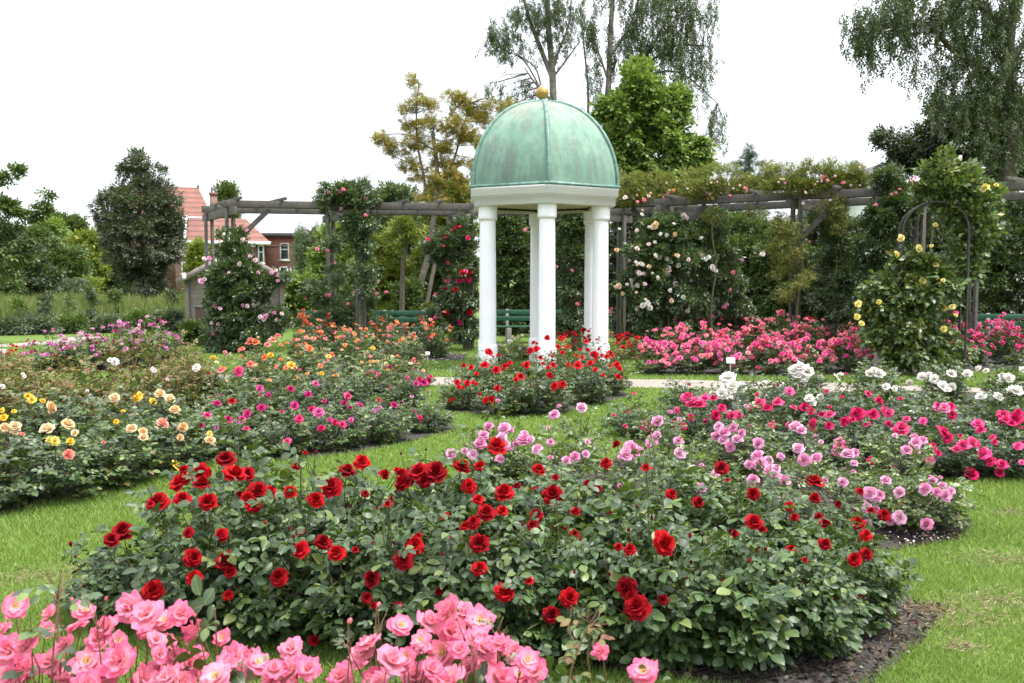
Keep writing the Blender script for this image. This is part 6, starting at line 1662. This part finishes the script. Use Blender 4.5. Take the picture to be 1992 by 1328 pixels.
px_blooms(ya, [(1753, 462, 13), (1750, 466, 10), (1787, 483, 16), (1743, 495, 14), (1795, 546, 14), (1820, 515, 11), (1835, 545, 9), (1670, 591, 15), (1667, 616, 12), (1676, 629, 11), (1710, 587, 10), (1835, 599, 13), (1852, 597, 12), (1836, 640, 13), (1769, 642, 9), (1850, 556, 9), (1895, 378, 16), (1905, 364, 15), (1912, 368, 14), (1918, 364, 14), (1900, 372, 13), (1890, 382, 12), (1909, 360, 12), (1917, 397, 7), (1859, 613, 8), (1938, 360, 9), (1820, 437, 9), (1812, 478, 8)], ['p_lemon'], 66, 1.25)

# ------------------------------------------------------------------ meadow, saplings and low borders on the left
def meadow():
    rng = np.random.default_rng(31); n = 42000
    y = rng.uniform(31, 47, n); x = rng.uniform(-.62, -.22, n) * y
    tuft = rng.integers(0, 900, n); tx = rng.uniform(-.62, -.22, 900); ty = rng.uniform(31, 47, 900)
    m = rng.random(n) < .7
    y[m] = ty[tuft[m]] + rng.normal(0, .25, m.sum()); x[m] = tx[tuft[m]] * ty[tuft[m]] + rng.normal(0, .25, m.sum())
    h = rng.uniform(.35, .95, n) * (1 + .3 * np.sin(x * .9)); a = rng.uniform(0, 6.28, n); wd = rng.uniform(.010, .022, n)
    b = np.c_[x, y, np.zeros(n)]; s = np.c_[np.cos(a), np.sin(a) * .3, np.zeros(n)] * wd[:, None]
    l = rng.normal(0, .25, (n, 2)) * h[:, None]
    mid = b + np.c_[l * .35, h * .6]; tip = b + np.c_[l, h]
    V = np.stack([b - s, b + s, mid + s * .8, mid - s * .8, tip], 1).reshape(-1, 3)
    o = np.arange(n)[:, None] * 5
    T = np.concatenate([o + [0, 1, 2], o + [0, 2, 3], o + [3, 2, 4]])
    g = leafmat('meadow_grass', [(0, (.07, .12, .025)), (.5, (.13, .18, .045)), (.8, (.20, .22, .08)), (.93, (.26, .22, .13)), (1, (.25, .13, .10))], .6, .35, .3, 0)
    tag(obj('meadow_grass', mesh('meadow_grass', V, T, mats=[g], smooth=False)), 'tall seeding meadow grass beyond the left lawn', 'grass', None, 'stuff')
meadow()
for k, (px, top) in enumerate([(38, 578), (88, 568), (138, 576), (176, 560), (224, 566), (330, 566)]):
    d = 31 + (k % 3) * .7
    px_plant('sapling', ['thin young tree, leftmost in the row before the meadow', 'thin young tree, second from left before the meadow', 'bushy young tree, third from left before the meadow', 'slender young tree left of the dark round tree', 'young tree just under the left side of the dark round tree', 'young tree just under the right side of the dark round tree'][k], 'sapling', d,
             [(px, 636), (px + 1, 610), (px, top)], [], [(px, (top + 622) / 2, 6, (622 - top) / 2, 9), (px, 612, 9, 8, 4)], 'dark_leaf' if k % 2 else 'mid_leaf', 700 + k, 6, 22, .16, SPRIG, 'bark', .018, 'young trees planted before the meadow', crown='foliage')
for k, (px, top, d, wpx, leaf, lab) in enumerate([
        (10, 634, 27, 80, 'silver_leaf', 'grey green low shrub at the left end of the border'),
        (75, 633, 27.4, 80, 'silver_leaf', 'grey green low shrub, second from left in the border'),
        (140, 628, 27.8, 80, 'mid_leaf', 'green low shrub behind the mauve roses on the left'),
        (205, 627, 28.2, 80, 'silver_leaf', 'grey green low shrub behind the tallest mauve roses'),
        (265, 620, 28.6, 80, 'mid_leaf', 'green low shrub under the dark round tree'),
        (322, 615, 29, 70, 'silver_leaf', 'whitish green low shrub left of the shed'),
        (380, 642, 22.5, 56, 'mid_leaf', 'small rounded green bush in front of the shed')]):
    shrub(lab, px, top, d, wpx, leaf, 800 + k, sprig=.17, per=34)
